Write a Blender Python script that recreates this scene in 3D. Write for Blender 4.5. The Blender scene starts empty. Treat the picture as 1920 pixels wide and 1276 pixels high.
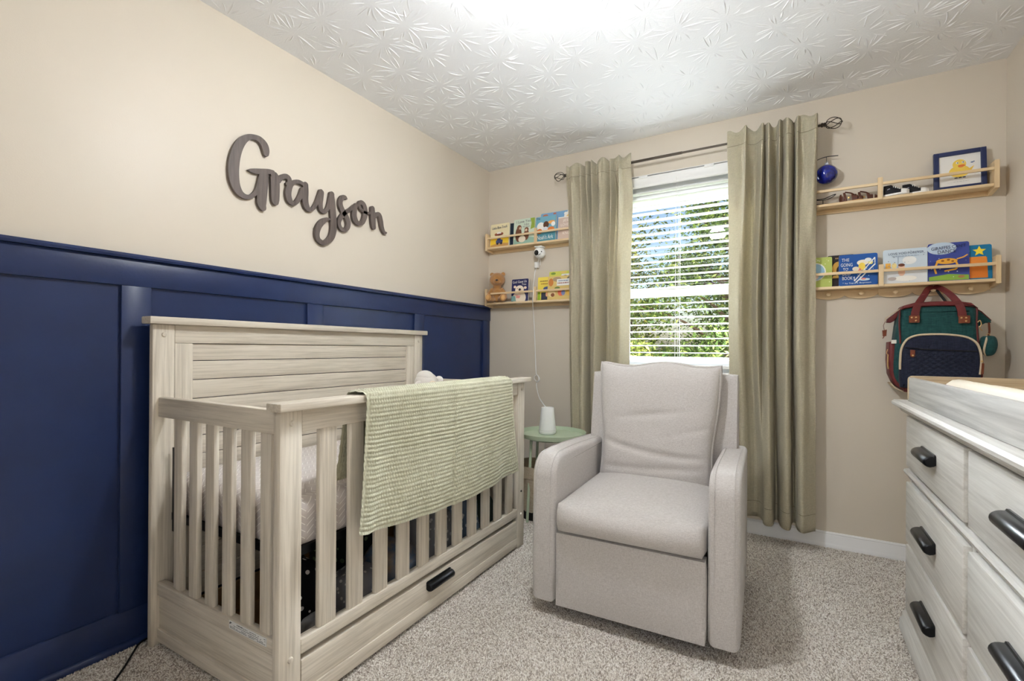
import bpy, bmesh, math, random
import numpy as np
from mathutils import Vector, Matrix

random.seed(7)
scene = bpy.context.scene
COL = scene.collection
R = math.radians

# ------------------------------------------------------------------ camera
cam_d = bpy.data.cameras.new('camera')
cam = bpy.data.objects.new('camera', cam_d)
COL.objects.link(cam)
cam_d.sensor_width = 36.0
cam_d.lens = 885.568 / 1920 * 36.0
cam_d.shift_y = (652.561 - 638.0) / 1920
cam_d.clip_start = 0.02
_y, _r, _p = R(30.522), R(0.378), R(0.038)
_F0 = Vector((-math.sin(_y), math.cos(_y), 0)); _R0 = Vector((math.cos(_y), math.sin(_y), 0)); _U0 = Vector((0, 0, 1))
_F = _F0 * math.cos(_p) + _U0 * math.sin(_p); _U2 = _U0 * math.cos(_p) - _F0 * math.sin(_p)
_RR = _R0 * math.cos(_r) + _U2 * math.sin(_r); _UU = _U2 * math.cos(_r) - _R0 * math.sin(_r)
M = Matrix.Identity(4)
for i in range(3):
    M[i][0], M[i][1], M[i][2] = _RR[i], _UU[i], -_F[i]
M[0][3], M[1][3], M[2][3] = 2.032, -3.082, 1.063
cam.matrix_world = M
scene.camera = cam

# ------------------------------------------------------------------ light and exposure
LAMP_STRENGTH = 205.0
SKY_STRENGTH = 0.14
scene.view_settings.view_transform = 'Standard'
scene.view_settings.look = 'None'
scene.view_settings.gamma = 1.0
scene.view_settings.use_curve_mapping = False
scene.view_settings.exposure = 0.43
scene.cycles.use_denoising = True
scene.cycles.max_bounces = 12
scene.cycles.diffuse_bounces = 6
scene.cycles.transparent_max_bounces = 16
scene.cycles.sample_clamp_indirect = 8.0

world = bpy.data.worlds.new('daylight'); scene.world = world
world.use_nodes = True
_n = world.node_tree.nodes; _l = world.node_tree.links
for x in list(_n): _n.remove(x)
_o = _n.new('ShaderNodeOutputWorld'); _b = _n.new('ShaderNodeBackground'); _s = _n.new('ShaderNodeTexSky')
_s.sky_type = 'NISHITA'; _s.sun_disc = False; _s.sun_elevation = R(42); _s.sun_rotation = R(200)
_s.air_density = 1.2; _s.dust_density = 2.0; _s.ozone_density = 1.0
_b.inputs['Strength'].default_value = SKY_STRENGTH
_l.new(_s.outputs[0], _b.inputs[0]); _l.new(_b.outputs[0], _o.inputs[0])

sun_d = bpy.data.lights.new('sun', 'SUN'); sun_d.energy = 3.0; sun_d.angle = R(0.6); sun_d.color = (1.0, 0.93, 0.82)
sun = bpy.data.objects.new('sun', sun_d); COL.objects.link(sun)
sun.rotation_euler = (R(48), 0, R(-25))      # high, from behind the house: lights the trees, never enters the window
sun.location = (-2, -6, 9)

# daylight of the open sky above the trees, falling through the window
sky_d = bpy.data.lights.new('window_daylight', 'AREA'); sky_d.shape = 'RECTANGLE'; sky_d.size = 3.2; sky_d.size_y = 2.4
sky_d.energy = 7500.0; sky_d.color = (0.86, 0.94, 1.0)
sky_l = bpy.data.objects.new('window_daylight', sky_d); COL.objects.link(sky_l)
sky_l.location = (1.35, 2.30, 3.90)
_d = (Vector((1.45, 0.0, 1.5)) - Vector(sky_l.location)).normalized()
sky_l.rotation_euler = _d.to_track_quat('-Z', 'Y').to_euler()

# fill lamp added in the unseen doorway behind the viewer to brighten front-facing surfaces
fill_d = bpy.data.lights.new('rear_fill_light', 'AREA'); fill_d.shape = 'RECTANGLE'; fill_d.size = 0.80; fill_d.size_y = 2.0
fill_d.energy = 5.0; fill_d.color = (0.96, 0.98, 1.0)
fill_l = bpy.data.objects.new('rear_fill_light', fill_d); COL.objects.link(fill_l)
fill_l.location = (2.06, -3.70, 1.02); fill_l.rotation_euler = (R(90), 0, 0)

# ------------------------------------------------------------------ mesh helpers
ORG = {}          # world position of each thing's origin

def tag(o, label=None, cat=None, group=None, kind=None):
    if label: o['label'] = label
    if cat: o['category'] = cat
    if group: o['group'] = group
    if kind: o['kind'] = kind
    return o

def thing(name, label, cat, loc=(0, 0, 0), rot=(0, 0, 0), group=None):
    o = bpy.data.objects.new(name, None); COL.objects.link(o)
    o.empty_display_size = 0.05
    o.location = loc; o.rotation_euler = rot
    ORG[o.name] = Vector(loc)
    return tag(o, label, cat, group)

class MB:
    """collects shapes; build() links them as one mesh object"""
    def __init__(self):
        self.v = []; self.f = []; self.m = []
    def add(self, vs, fs, mi=0):
        b = len(self.v)
        self.v.extend([tuple(p) for p in vs])
        self.f.extend([tuple(b + i for i in f) for f in fs])
        self.m.extend([mi] * len(fs))
        return self
    def box(self, x0, x1, y0, y1, z0, z1, bev=0.0, seg=2, mi=0, xf=None):
        if bev <= 0:
            vs = [(x0,y0,z0),(x1,y0,z0),(x1,y1,z0),(x0,y1,z0),(x0,y0,z1),(x1,y0,z1),(x1,y1,z1),(x0,y1,z1)]
            fs = [(0,3,2,1),(4,5,6,7),(0,1,5,4),(1,2,6,5),(2,3,7,6),(3,0,4,7)]
        else:
            bm = bmesh.new()
            bmesh.ops.create_cube(bm, size=1.0)
            for q in bm.verts:
                q.co = Vector(((x0+x1)/2 + q.co.x*(x1-x0), (y0+y1)/2 + q.co.y*(y1-y0), (z0+z1)/2 + q.co.z*(z1-z0)))
            bev = min(bev, 0.49*min(x1-x0, y1-y0, z1-z0))
            bmesh.ops.bevel(bm, geom=list(bm.edges), offset=bev, segments=seg, affect='EDGES', profile=0.5)
            bm.verts.index_update()
            vs = [q.co.copy() for q in bm.verts]; fs = [[q.index for q in f.verts] for f in bm.faces]
            bm.free()
        if xf: vs = [xf @ Vector(p) for p in vs]
        return self.add(vs, fs, mi)
    def tube(self, pts, r, n=8, closed=False, mi=0, cap=True):
        pts = [Vector(p) for p in pts]; N = len(pts)
        rs = r if hasattr(r, '__len__') else [r]*N
        vs = []; fs = []
        up = Vector((0, 0, 1)); prev = None
        for i, p in enumerate(pts):
            if closed: t = pts[(i+1) % N] - pts[i-1]
            else: t = pts[min(i+1, N-1)] - pts[max(i-1, 0)]
            t.normalize()
            if prev is None:
                a = t.cross(up if abs(t.z) < 0.9 else Vector((1, 0, 0))).normalized()
            else:
                a = (prev - t*prev.dot(t)).normalized()
            prev = a; b = t.cross(a)
            for k in range(n):
                th = 2*math.pi*k/n
                vs.append(p + (a*math.cos(th) + b*math.sin(th))*rs[i])
        for i in range(N if closed else N-1):
            j = (i+1) % N
            for k in range(n):
                fs.append((i*n+k, i*n+(k+1) % n, j*n+(k+1) % n, j*n+k))
        if not closed and cap:
            fs.append(tuple(range(n-1, -1, -1))); fs.append(tuple((N-1)*n+k for k in range(n)))
        return self.add(vs, fs, mi)
    def lathe(self, prof, c=(0, 0, 0), n=32, axis='Z', mi=0, xf=None):
        vs = []; fs = []; L = len(prof)
        for k in range(n):
            th = 2*math.pi*k/n
            for (r, h) in prof:
                if axis == 'Z': p = (r*math.cos(th), r*math.sin(th), h)
                elif axis == 'Y': p = (r*math.cos(th), h, r*math.sin(th))
                else: p = (h, r*math.cos(th), r*math.sin(th))
                vs.append(Vector(p) + Vector(c))
        for k in range(n):
            k2 = (k+1) % n
            for i in range(L-1):
                fs.append((k*L+i, k2*L+i, k2*L+i+1, k*L+i+1))
        if xf: vs = [xf @ Vector(p) for p in vs]
        return self.add(vs, fs, mi)
    def ell(self, c, r, nu=20, nv=12, mi=0, xf=None, pw=1.0):
        r = r if hasattr(r, '__len__') else (r, r, r)
        vs = []; fs = []
        sg = lambda q: math.copysign(abs(q)**pw, q)
        for j in range(nv+1):
            ph = -math.pi/2 + math.pi*j/nv
            for i in range(nu):
                th = 2*math.pi*i/nu
                p = Vector((sg(math.cos(ph))*sg(math.cos(th))*r[0], sg(math.cos(ph))*sg(math.sin(th))*r[1], sg(math.sin(ph))*r[2]))
                if xf: p = xf.to_3x3() @ p
                vs.append(Vector(c) + p)
        for j in range(nv):
            for i in range(nu):
                i2 = (i+1) % nu
                fs.append((j*nu+i, j*nu+i2, (j+1)*nu+i2, (j+1)*nu+i))
        return self.add(vs, fs, mi)
    def prism(self, poly, axis, a0, a1, r=0.0, seg=3, mi=0, xf=None):
        """polygon extruded along an axis, its two ends rounded by r. poly is 2-D:
        axis X -> (y,z), axis Y -> (x,z), axis Z -> (x,y)"""
        P = [Vector((p[0], p[1])) for p in poly]; N = len(P)
        area = sum(P[i].x*P[(i+1) % N].y - P[(i+1) % N].x*P[i].y for i in range(N))
        if area < 0: P.reverse()
        nor = []
        for i in range(N):
            e1 = (P[i]-P[i-1]); e2 = (P[(i+1) % N]-P[i])
            n1 = Vector((e1.y, -e1.x)); n2 = Vector((e2.y, -e2.x))
            if n1.length > 0: n1.normalize()
            if n2.length > 0: n2.normalize()
            s = n1+n2
            if s.length < 1e-6: s = n1.copy()
            s.normalize(); nor.append(s / max(0.5, s.dot(n1)))
        rings = []
        if r > 0:
            for k in range(seg+1):
                th = math.pi/2*k/seg
                rings.append((a0 + r*(1-math.sin(th)), r*(1-math.cos(math.pi/2-th)) if False else r*(1-math.cos(math.pi/2 - th))))
            rings = [(a0 + r*(1-math.cos(math.pi/2*k/seg)), r*(1-math.sin(math.pi/2*k/seg))) for k in range(seg+1)]
            rings += [(a1 - r*(1-math.cos(math.pi/2*k/seg)), r*(1-math.sin(math.pi/2*k/seg))) for k in range(seg, -1, -1)]
        else:
            rings = [(a0, 0), (a1, 0)]
        vs = []; fs = []
        for (a, ins) in rings:
            for i in range(N):
                q = P[i] - nor[i]*ins
                vs.append((a, q.x, q.y) if axis == 'X' else ((q.x, a, q.y) if axis == 'Y' else (q.x, q.y, a)))
        for k in range(len(rings)-1):
            for i in range(N):
                j = (i+1) % N
                fs.append((k*N+i, k*N+j, (k+1)*N+j, (k+1)*N+i))
        fs.append(tuple(range(N-1, -1, -1))); fs.append(tuple((len(rings)-1)*N+i for i in range(N)))
        if axis == 'Y': fs = [tuple(reversed(f)) for f in fs]
        if xf: vs = [xf @ Vector(p) for p in vs]
        return self.add(vs, fs, mi)
    def grid(self, fn, nu, nv, mi=0, close_u=False):
        vs = []; fs = []
        for j in range(nv+1):
            for i in range(nu if close_u else nu+1):
                vs.append(fn(i/nu, j/nv))
        W = nu if close_u else nu+1
        for j in range(nv):
            for i in range(nu):
                i2 = (i+1) % W if close_u else i+1
                fs.append((j*W+i, j*W+i2, (j+1)*W+i2, (j+1)*W+i))
        return self.add(vs, fs, mi)
    def build(self, name, mats, parent=None, local=False, xf=None, smooth=40, loc=None):
        vs = [Vector(p) for p in self.v]
        if xf: vs = [xf @ p for p in vs]
        if parent is not None:
            off = Vector((0, 0, 0)) if local else ORG[parent.name]
        elif local:
            off = Vector((0, 0, 0))
        else:
            if loc is None:
                lo = [min(p[i] for p in vs) for i in range(3)]; hi = [max(p[i] for p in vs) for i in range(3)]
                loc = ((lo[0]+hi[0])/2, (lo[1]+hi[1])/2, lo[2])
            off = Vector(loc)
        me = bpy.data.meshes.new(name)
        me.from_pydata([tuple(p-off) for p in vs], [], self.f)
        for m in (mats if isinstance(mats, (list, tuple)) else [mats]): me.materials.append(m)
        if len(me.materials) > 1: me.polygons.foreach_set('material_index', self.m)
        if smooth:
            me.polygons.foreach_set('use_smooth', [True]*len(me.polygons))
            me.set_sharp_from_angle(angle=R(smooth))
        me.validate(); me.update()
        o = bpy.data.objects.new(name, me); COL.objects.link(o)
        if parent is not None:
            o.parent = parent; ORG[o.name] = ORG[parent.name]
        else:
            o.location = off if not local else (0, 0, 0)
            ORG[o.name] = Vector(o.location)
        return o

def box(name, mat, parent, x0, x1, y0, y1, z0, z1, bev=0.003, **k):
    return MB().box(x0, x1, y0, y1, z0, z1, bev).build(name, mat, parent, **k)

def struct(o, label=None):
    o['kind'] = 'structure'
    if label: o['label'] = label
    return o

def arc(cx, cy, r, a0, a1, n):
    return [(cx + r*math.cos(R(a0+(a1-a0)*i/n)), cy + r*math.sin(R(a0+(a1-a0)*i/n))) for i in range(n+1)]

def rrect(x0, x1, y0, y1, r, n=5):
    return (arc(x1-r, y0+r, r, -90, 0, n) + arc(x1-r, y1-r, r, 0, 90, n) + arc(x0+r, y1-r, r, 90, 180, n) + arc(x0+r, y0+r, r, 180, 270, n))

def spline(pts, n=8, closed=False):
    """Catmull-Rom through the points (tuples of any length)"""
    P = [np.array(p, float) for p in pts]; out = []; N = len(P)
    for i in range(N if closed else N-1):
        p1, p2 = P[i], P[(i+1) % N]
        p0 = P[i-1] if (i > 0 or closed) else 2*p1-p2
        p3 = P[(i+2) % N] if (i+2 < N or closed) else 2*p2-p1
        for k in range(n):
            t = k/n
            out.append(tuple(0.5*((2*p1)+(-p0+p2)*t+(2*p0-5*p1+4*p2-p3)*t*t+(-p0+3*p1-3*p2+p3)*t**3)))
    if not closed: out.append(tuple(P[-1]))
    return out

def hsh(a, b=0.0, c=0.0):
    q = math.sin(a*12.9898 + b*78.233 + c*37.719)*43758.5453
    return q - math.floor(q)

def vnoise(x, y, z=0.0):
    xi, yi, zi = math.floor(x), math.floor(y), math.floor(z)
    fx, fy, fz = x-xi, y-yi, z-zi
    fx, fy, fz = fx*fx*(3-2*fx), fy*fy*(3-2*fy), fz*fz*(3-2*fz)
    def L(a, b, t): return a+(b-a)*t
    g = lambda i, j, k: hsh(xi+i, yi+j, zi+k)
    return L(L(L(g(0,0,0), g(1,0,0), fx), L(g(0,1,0), g(1,1,0), fx), fy), L(L(g(0,0,1), g(1,0,1), fx), L(g(0,1,1), g(1,1,1), fx), fy), fz)-0.5

# ------------------------------------------------------------------ materials
def srgb(r, g, b):
    f = lambda c: (c/255/12.92) if c/255 <= 0.04045 else ((c/255+0.055)/1.055)**2.4
    return (f(r), f(g), f(b), 1.0)

MATS = {}
def mat(name, col, rough=0.5, spec=0.5, metal=0.0, var=None, bump=None, sheen=0.0, coat=0.0, trans=0.0, ior=1.45, emit=None):
    """var=(scale, other colour, amount)  bump=(scale, strength)"""
    if name in MATS: return MATS[name]
    m = bpy.data.materials.new(name); m.use_nodes = True
    nt = m.node_tree; b = nt.nodes['Principled BSDF']
    b.inputs['Base Color'].default_value = col
    b.inputs['Roughness'].default_value = rough
    b.inputs['Specular IOR Level'].default_value = spec
    b.inputs['Metallic'].default_value = metal
    b.inputs['IOR'].default_value = ior
    if sheen: b.inputs['Sheen Weight'].default_value = sheen
    if coat: b.inputs['Coat Weight'].default_value = coat
    if trans: b.inputs['Transmission Weight'].default_value = trans
    if emit: b.inputs['Emission Color'].default_value = emit[0]; b.inputs['Emission Strength'].default_value = emit[1]
    if var or bump:
        tc = nt.nodes.new('ShaderNodeTexCoord')
    if var:
        n = nt.nodes.new('ShaderNodeTexNoise'); n.inputs['Scale'].default_value = var[0]; n.inputs['Detail'].default_value = 5
        nt.links.new(tc.outputs['Object'], n.inputs['Vector'])
        mr = nt.nodes.new('ShaderNodeMapRange'); mr.inputs['From Min'].default_value = 0.35; mr.inputs['From Max'].default_value = 0.65
        mr.inputs['To Max'].default_value = var[2]
        nt.links.new(n.outputs['Fac'], mr.inputs['Value'])
        mx = nt.nodes.new('ShaderNodeMix'); mx.data_type = 'RGBA'
        mx.inputs['A'].default_value = col; mx.inputs['B'].default_value = var[1]
        nt.links.new(mr.outputs['Result'], mx.inputs['Factor']); nt.links.new(mx.outputs['Result'], b.inputs['Base Color'])
    if bump:
        n2 = nt.nodes.new('ShaderNodeTexNoise'); n2.inputs['Scale'].default_value = bump[0]; n2.inputs['Detail'].default_value = 3
        nt.links.new(tc.outputs['Object'], n2.inputs['Vector'])
        bp = nt.nodes.new('ShaderNodeBump'); bp.inputs['Strength'].default_value = bump[1]; bp.inputs['Distance'].default_value = 0.01
        nt.links.new(n2.outputs['Fac'], bp.inputs['Height']); nt.links.new(bp.outputs['Normal'], b.inputs['Normal'])
    MATS[name] = m
    return m

def wood(name, axis, light, dark, rough=0.5, fine=70.0, along=2.2, lo=0.40, hi=0.68, bump=0.12):
    if name in MATS: return MATS[name]
    m = bpy.data.materials.new(name); m.use_nodes = True
    nt = m.node_tree; N = nt.nodes; L = nt.links; b = N['Principled BSDF']
    b.inputs['Roughness'].default_value = rough
    tc = N.new('ShaderNodeTexCoord'); oi = N.new('ShaderNodeObjectInfo')
    off = N.new('ShaderNodeVectorMath'); off.operation = 'ADD'
    sc = N.new('ShaderNodeVectorMath'); sc.operation = 'SCALE'; sc.inputs['Scale'].default_value = 7.0
    cmb = N.new('ShaderNodeCombineXYZ')
    for i in range(3): L.new(oi.outputs['Random'], cmb.inputs[i])
    L.new(cmb.outputs[0], sc.inputs[0]); L.new(tc.outputs['Object'], off.inputs[0]); L.new(sc.outputs[0], off.inputs[1])
    mp = N.new('ShaderNodeMapping')
    s = [fine]*3; s['XYZ'.index(axis)] = along; mp.inputs['Scale'].default_value = s
    L.new(off.outputs[0], mp.inputs['Vector'])
    n1 = N.new('ShaderNodeTexNoise'); n1.inputs['Scale'].default_value = 1.0; n1.inputs['Detail'].default_value = 6; n1.inputs['Roughness'].default_value = 0.65; n1.inputs['Distortion'].default_value = 0.6
    L.new(mp.outputs[0], n1.inputs['Vector'])
    mp2 = N.new('ShaderNodeMapping'); s2 = [fine*0.16]*3; s2['XYZ'.index(axis)] = along*0.45; mp2.inputs['Scale'].default_value = s2
    L.new(off.outputs[0], mp2.inputs['Vector'])
    n2 = N.new('ShaderNodeTexNoise'); n2.inputs['Scale'].default_value = 1.0; n2.inputs['Detail'].default_value = 3; n2.inputs['Distortion'].default_value = 1.2
    L.new(mp2.outputs[0], n2.inputs['Vector'])
    ad = N.new('ShaderNodeMath'); ad.operation = 'MULTIPLY_ADD'; ad.inputs[1].default_value = 0.62
    ml = N.new('ShaderNodeMath'); ml.operation = 'MULTIPLY'; ml.inputs[1].default_value = 0.38
    L.new(n2.outputs['Fac'], ml.inputs[0]); L.new(n1.outputs['Fac'], ad.inputs[0]); L.new(ml.outputs[0], ad.inputs[2])
    cr = N.new('ShaderNodeValToRGB'); cr.color_ramp.elements[0].position = lo; cr.color_ramp.elements[0].color = light
    cr.color_ramp.elements[1].position = hi; cr.color_ramp.elements[1].color = dark
    L.new(ad.outputs[0], cr.inputs[0]); L.new(cr.outputs[0], b.inputs['Base Color'])
    if bump:
        bp = N.new('ShaderNodeBump'); bp.inputs['Strength'].default_value = bump; bp.inputs['Distance'].default_value = 0.004; bp.invert = True
        L.new(ad.outputs[0], bp.inputs['Height']); L.new(bp.outputs['Normal'], b.inputs['Normal'])
    MATS[name] = m
    return m

def fabric(name, col, col2, scale=420.0, rough=0.9, sheen=0.25, bump=0.25, k=0.06, trans=0.0):
    """woven cloth: two crossed thread noises"""
    if name in MATS: return MATS[name]
    m = bpy.data.materials.new(name); m.use_nodes = True
    nt = m.node_tree; N = nt.nodes; L = nt.links; b = N['Principled BSDF']
    b.inputs['Roughness'].default_value = rough; b.inputs['Specular IOR Level'].default_value = 0.2
    b.inputs['Sheen Weight'].default_value = sheen
    tc = N.new('ShaderNodeTexCoord'); outs = []
    for s in ((scale, scale, scale*k), (scale*k, scale*k, scale), (scale*k*3, scale, scale*0.5)):
        mp = N.new('ShaderNodeMapping'); mp.inputs['Scale'].default_value = s
        n = N.new('ShaderNodeTexNoise'); n.inputs['Scale'].default_value = 1.0; n.inputs['Detail'].default_value = 2
        L.new(tc.outputs['Object'], mp.inputs[0]); L.new(mp.outputs[0], n.inputs['Vector']); outs.append(n.outputs['Fac'])
    a = N.new('ShaderNodeMath'); a.operation = 'ADD'; L.new(outs[0], a.inputs[0]); L.new(outs[1], a.inputs[1])
    a2 = N.new('ShaderNodeMath'); a2.operation = 'ADD'; L.new(a.outputs[0], a2.inputs[0]); L.new(outs[2], a2.inputs[1])
    mr = N.new('ShaderNodeMapRange'); mr.inputs['From Min'].default_value = 1.15; mr.inputs['From Max'].default_value = 1.85
    L.new(a2.outputs[0], mr.inputs['Value'])
    mx = N.new('ShaderNodeMix'); mx.data_type = 'RGBA'; mx.inputs['A'].default_value = col; mx.inputs['B'].default_value = col2
    L.new(mr.outputs['Result'], mx.inputs['Factor']); L.new(mx.outputs['Result'], b.inputs['Base Color'])
    bp = N.new('ShaderNodeBump'); bp.inputs['Strength'].default_value = bump; bp.inputs['Distance'].default_value = 0.002
    L.new(mr.outputs['Result'], bp.inputs['Height']); L.new(bp.outputs['Normal'], b.inputs['Normal'])
    if trans:
        t = N.new('ShaderNodeBsdfTranslucent'); L.new(mx.outputs['Result'], t.inputs['Color'])
        ms = N.new('ShaderNodeMixShader'); ms.inputs[0].default_value = trans
        L.new(b.outputs[0], ms.inputs[1]); L.new(t.outputs[0], ms.inputs[2]); L.new(ms.outputs[0], N['Material Output'].inputs[0])
    MATS[name] = m
    return m

def island(name, stops, rough=0.9, spec=0.2, trans=0.0, spot=None):
    """colour picked for each loose piece of the mesh"""
    if name in MATS: return MATS[name]
    m = bpy.data.materials.new(name); m.use_nodes = True
    nt = m.node_tree; N = nt.nodes; L = nt.links; b = N['Principled BSDF']
    b.inputs['Roughness'].default_value = rough; b.inputs['Specular IOR Level'].default_value = spec
    g = N.new('ShaderNodeNewGeometry'); cr = N.new('ShaderNodeValToRGB')
    e = cr.color_ramp.elements
    while len(e) < len(stops): e.new(0.5)
    for i, (p, c) in enumerate(stops): e[i].position = p; e[i].color = c
    L.new(g.outputs['Random Per Island'], cr.inputs[0]); L.new(cr.outputs[0], b.inputs['Base Color'])
    if trans:
        t = N.new('ShaderNodeBsdfTranslucent'); L.new(cr.outputs[0], t.inputs['Color'])
        mx = N.new('ShaderNodeMixShader'); mx.inputs[0].default_value = trans
        out = N['Material Output']; L.new(b.outputs[0], mx.inputs[1]); L.new(t.outputs[0], mx.inputs[2]); L.new(mx.outputs[0], out.inputs[0])
    MATS[name] = m
    return m

m_wall = mat('wall_paint_beige', srgb(214, 204, 189), 0.42, 0.35, bump=(240, 0.03), var=(1.5, srgb(211, 201, 185), 0.5))
m_ceil = mat('ceiling_paint_white', srgb(242, 243, 245), 0.7, 0.3, bump=(120, 0.08))
m_navy = mat('navy_semi_gloss_paint', srgb(28, 44, 84), 0.34, 0.45, bump=(90, 0.03), var=(6, srgb(25, 38, 74), 0.6))
m_white = mat('white_trim_paint', srgb(234, 234, 234), 0.4, 0.4)
m_vinyl = mat('white_vinyl', srgb(238, 239, 240), 0.35, 0.45)
m_slat = mat('white_blind_slat', srgb(240, 240, 238), 0.4, 0.4)
CL, CD = srgb(219, 210, 195), srgb(168, 157, 141)
m_crib = {a: wood('whitewashed_crib_wood_'+a.lower(), a, CL, CD, 0.5, fine=110, along=3.0, lo=0.44, hi=0.74) for a in 'XYZ'}
DL, DD = srgb(220, 218, 213), srgb(180, 176, 170)
m_dres = {a: wood('grey_washed_dresser_wood_'+a.lower(), a, DL, DD, 0.42, fine=95, along=3.0) for a in 'XYZ'}
m_tray = wood('brushed_grey_tray_wood', 'Y', srgb(212, 211, 208), srgb(150, 149, 148), 0.45, fine=60, along=2.0)
PL, PD = srgb(232, 209, 170), srgb(208, 176, 130)
m_pine = {a: wood('natural_pine_'+a.lower(), a, PL, PD, 0.55, fine=55, along=2.5, bump=0.05) for a in 'XYZ'}
m_black = mat('black_metal', srgb(20, 21, 24), 0.32, 0.5, metal=0.6)
m_blackp = mat('black_plastic', srgb(16, 16, 17), 0.45)
m_bronze = mat('dark_bronze_metal', srgb(74, 66, 58), 0.38, 0.5, metal=0.8)
m_chair = fabric('pale_grey_linen', srgb(203, 198, 195), srgb(178, 172, 168), 650, k=0.14)
m_curt = fabric('sage_curtain_cloth', srgb(203, 195, 171), srgb(180, 172, 148), 520, sheen=0.15, k=0.1, trans=0.22)
m_sage = mat('sage_green_metal', srgb(188, 203, 176), 0.4, 0.4)
m_wplast = mat('white_plastic', srgb(238, 238, 236), 0.35, 0.45)
m_wcloth = mat('white_plush', srgb(238, 232, 224), 0.95, 0.1, sheen=0.5, bump=(300, 0.4))
# ------------------------------------------------------------------ the room
W = 2.899; H = 2.44; YF = -3.62; T = 0.14
WX0, WX1, WZ0, WZ1 = 0.985, 1.855, 0.925, 2.195     # window opening
floor = struct(box('floor', mat('carpet_backing', srgb(178, 168, 156), 0.95, 0.1), None, -T, W+T, YF-T, T, -0.12, 0.0, 0), 'grey-brown carpeted floor')
ceiling = struct(box('ceiling', m_ceil, None, -T, W+T, YF-T, T, H, H+0.12, 0), 'white ceiling with stomped starburst plaster texture')
wall_left = struct(box('wall_left', m_wall, None, -T, 0, YF, 0, 0, H, 0), 'beige wall above navy panelling')
wall_right = struct(box('wall_right', m_wall, None, W, W+T, YF, 0, 0, H, 0), 'beige wall beside the dresser')
wall_front = struct(MB().box(-T, 1.64, YF-T, YF, 0, H).box(2.48, W+T, YF-T, YF, 0, H).box(1.64, 2.48, YF-T, YF, 2.05, H).build('wall_front', m_wall, None), 'beige wall with an open doorway behind the viewer')
mb = MB()
mb.box(-T, WX0, 0, T, 0, H).box(WX1, W+T, 0, T, 0, H).box(WX0, WX1, 0, T, 0, WZ0).box(WX0, WX1, 0, T, WZ1, H)
wall_back = struct(mb.build('wall_back', m_wall, None), 'beige wall with the window')

# plaster ridges of the ceiling: star after star, each a ring of raised curved strokes
rnd = random.Random(3)
mb = MB()
def ridge(p, ang, ln, w, h, bend):
    n = 5; L = []; Rr = []; C = []
    for i in range(n+1):
        t = i/n; a = ang + bend*(t-0.3)
        x = p[0] + math.cos(ang)*ln*t - math.sin(ang)*bend*ln*t*t*0.5
        y = p[1] + math.sin(ang)*ln*t + math.cos(ang)*bend*ln*t*t*0.5
        ww = w*(0.35+0.65*math.sin(math.pi*min(1, 0.12+t*0.86))); hh = h*math.sin(math.pi*min(1, 0.08+t*0.9))
        nx, ny = -math.sin(a), math.cos(a)
        L.append((x+nx*ww, y+ny*ww, H+0.0003)); Rr.append((x-nx*ww, y-ny*ww, H+0.0003)); C.append((x+nx*ww*0.25, y+ny*ww*0.25, H-hh))
    k = n+1
    fs = []
    for i in range(n):
        fs.append((i, i+1, 2*k+i+1, 2*k+i)); fs.append((2*k+i, 2*k+i+1, k+i+1, k+i))
    mb.add(L+Rr+C, fs)
sp = 0.215
for i in range(-1, 15):
    for j in range(0, 18):
        cx = (i+0.5*(j % 2))*sp + rnd.uniform(-.045, .045); cy = -j*sp*0.93 + rnd.uniform(-.045, .045) + 0.03
        n = rnd.randint(15, 21); a0 = rnd.uniform(0, 6.28)
        for k in range(n):
            a = a0 + 2*math.pi*k/n + rnd.uniform(-.13, .13)
            r0 = rnd.uniform(0.018, 0.05); ln = rnd.uniform(0.045, 0.105)
            px, py = cx+math.cos(a)*r0, cy+math.sin(a)*r0
            ex, ey = cx+math.cos(a)*(r0+ln), cy+math.sin(a)*(r0+ln)
            if min(px, ex) < 0.012 or max(px, ex) > W-0.012 or max(py, ey) > -0.012 or min(py, ey) < YF+.02: continue
            ridge((px, py), a, ln, rnd.uniform(.0028, .0055), rnd.uniform(.0015, .0036), rnd.uniform(-.5, .5))
tag(mb.build('ceiling_plaster_ridges', m_ceil, ceiling, smooth=60), kind='stuff')

# navy board-and-batten panelling on the left wall
trim_1 = struct(thing('trim_1', 'navy blue board-and-batten panelling on the left wall', None, (0.0, -1.8, 0.0)))
box('panel', m_navy, trim_1, 0.0, 0.006, YF, -0.001, 0.0, 1.29, 0)
box('top_rail', m_navy, trim_1, 0.0, 0.020, YF, -0.001, 1.276, 1.372, 0.002)
MB().prism([(0, 1.372), (0.034, 1.372), (0.036, 1.380), (0.030, 1.389), (0, 1.390)], 'Y', YF, -0.001).build('cap', m_navy, trim_1)
for y0 in (-3.10, -2.355, -1.617, -0.862, -0.10):
    box('batten', m_navy, trim_1, 0.0, 0.020, y0, y0+0.09, 0.128, 1.276, 0.002)
MB().prism([(0, 0), (0.020, 0), (0.020, 0.108), (0.015, 0.120), (0.013, 0.130), (0, 0.132)], 'Y', YF, -0.001).build('baseboard', m_navy, trim_1)
MB().prism([(0.018, 0), (0.034, 0), (0.034, 0.008), (0.030, 0.018), (0.020, 0.024), (0.018, 0.024)], 'Y', YF, -0.001).build('shoe_moulding', m_navy, trim_1)

bbp = [(0, 0), (-0.017, 0), (-0.017, 0.012), (-0.014, 0.022), (-0.012, 0.026), (-0.012, 0.066), (-0.009, 0.072), (-0.010, 0.076), (-0.005, 0.083), (0, 0.084)]
struct(MB().prism(bbp, 'X', 0.036, W-0.001).build('baseboard_back', m_white, None), 'white moulded baseboard along the window wall')
struct(MB().prism([(W+a, z) for a, z in bbp], 'Y', YF, -0.018).build('baseboard_right', m_white, None), 'white moulded baseboard along the right wall')

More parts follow.
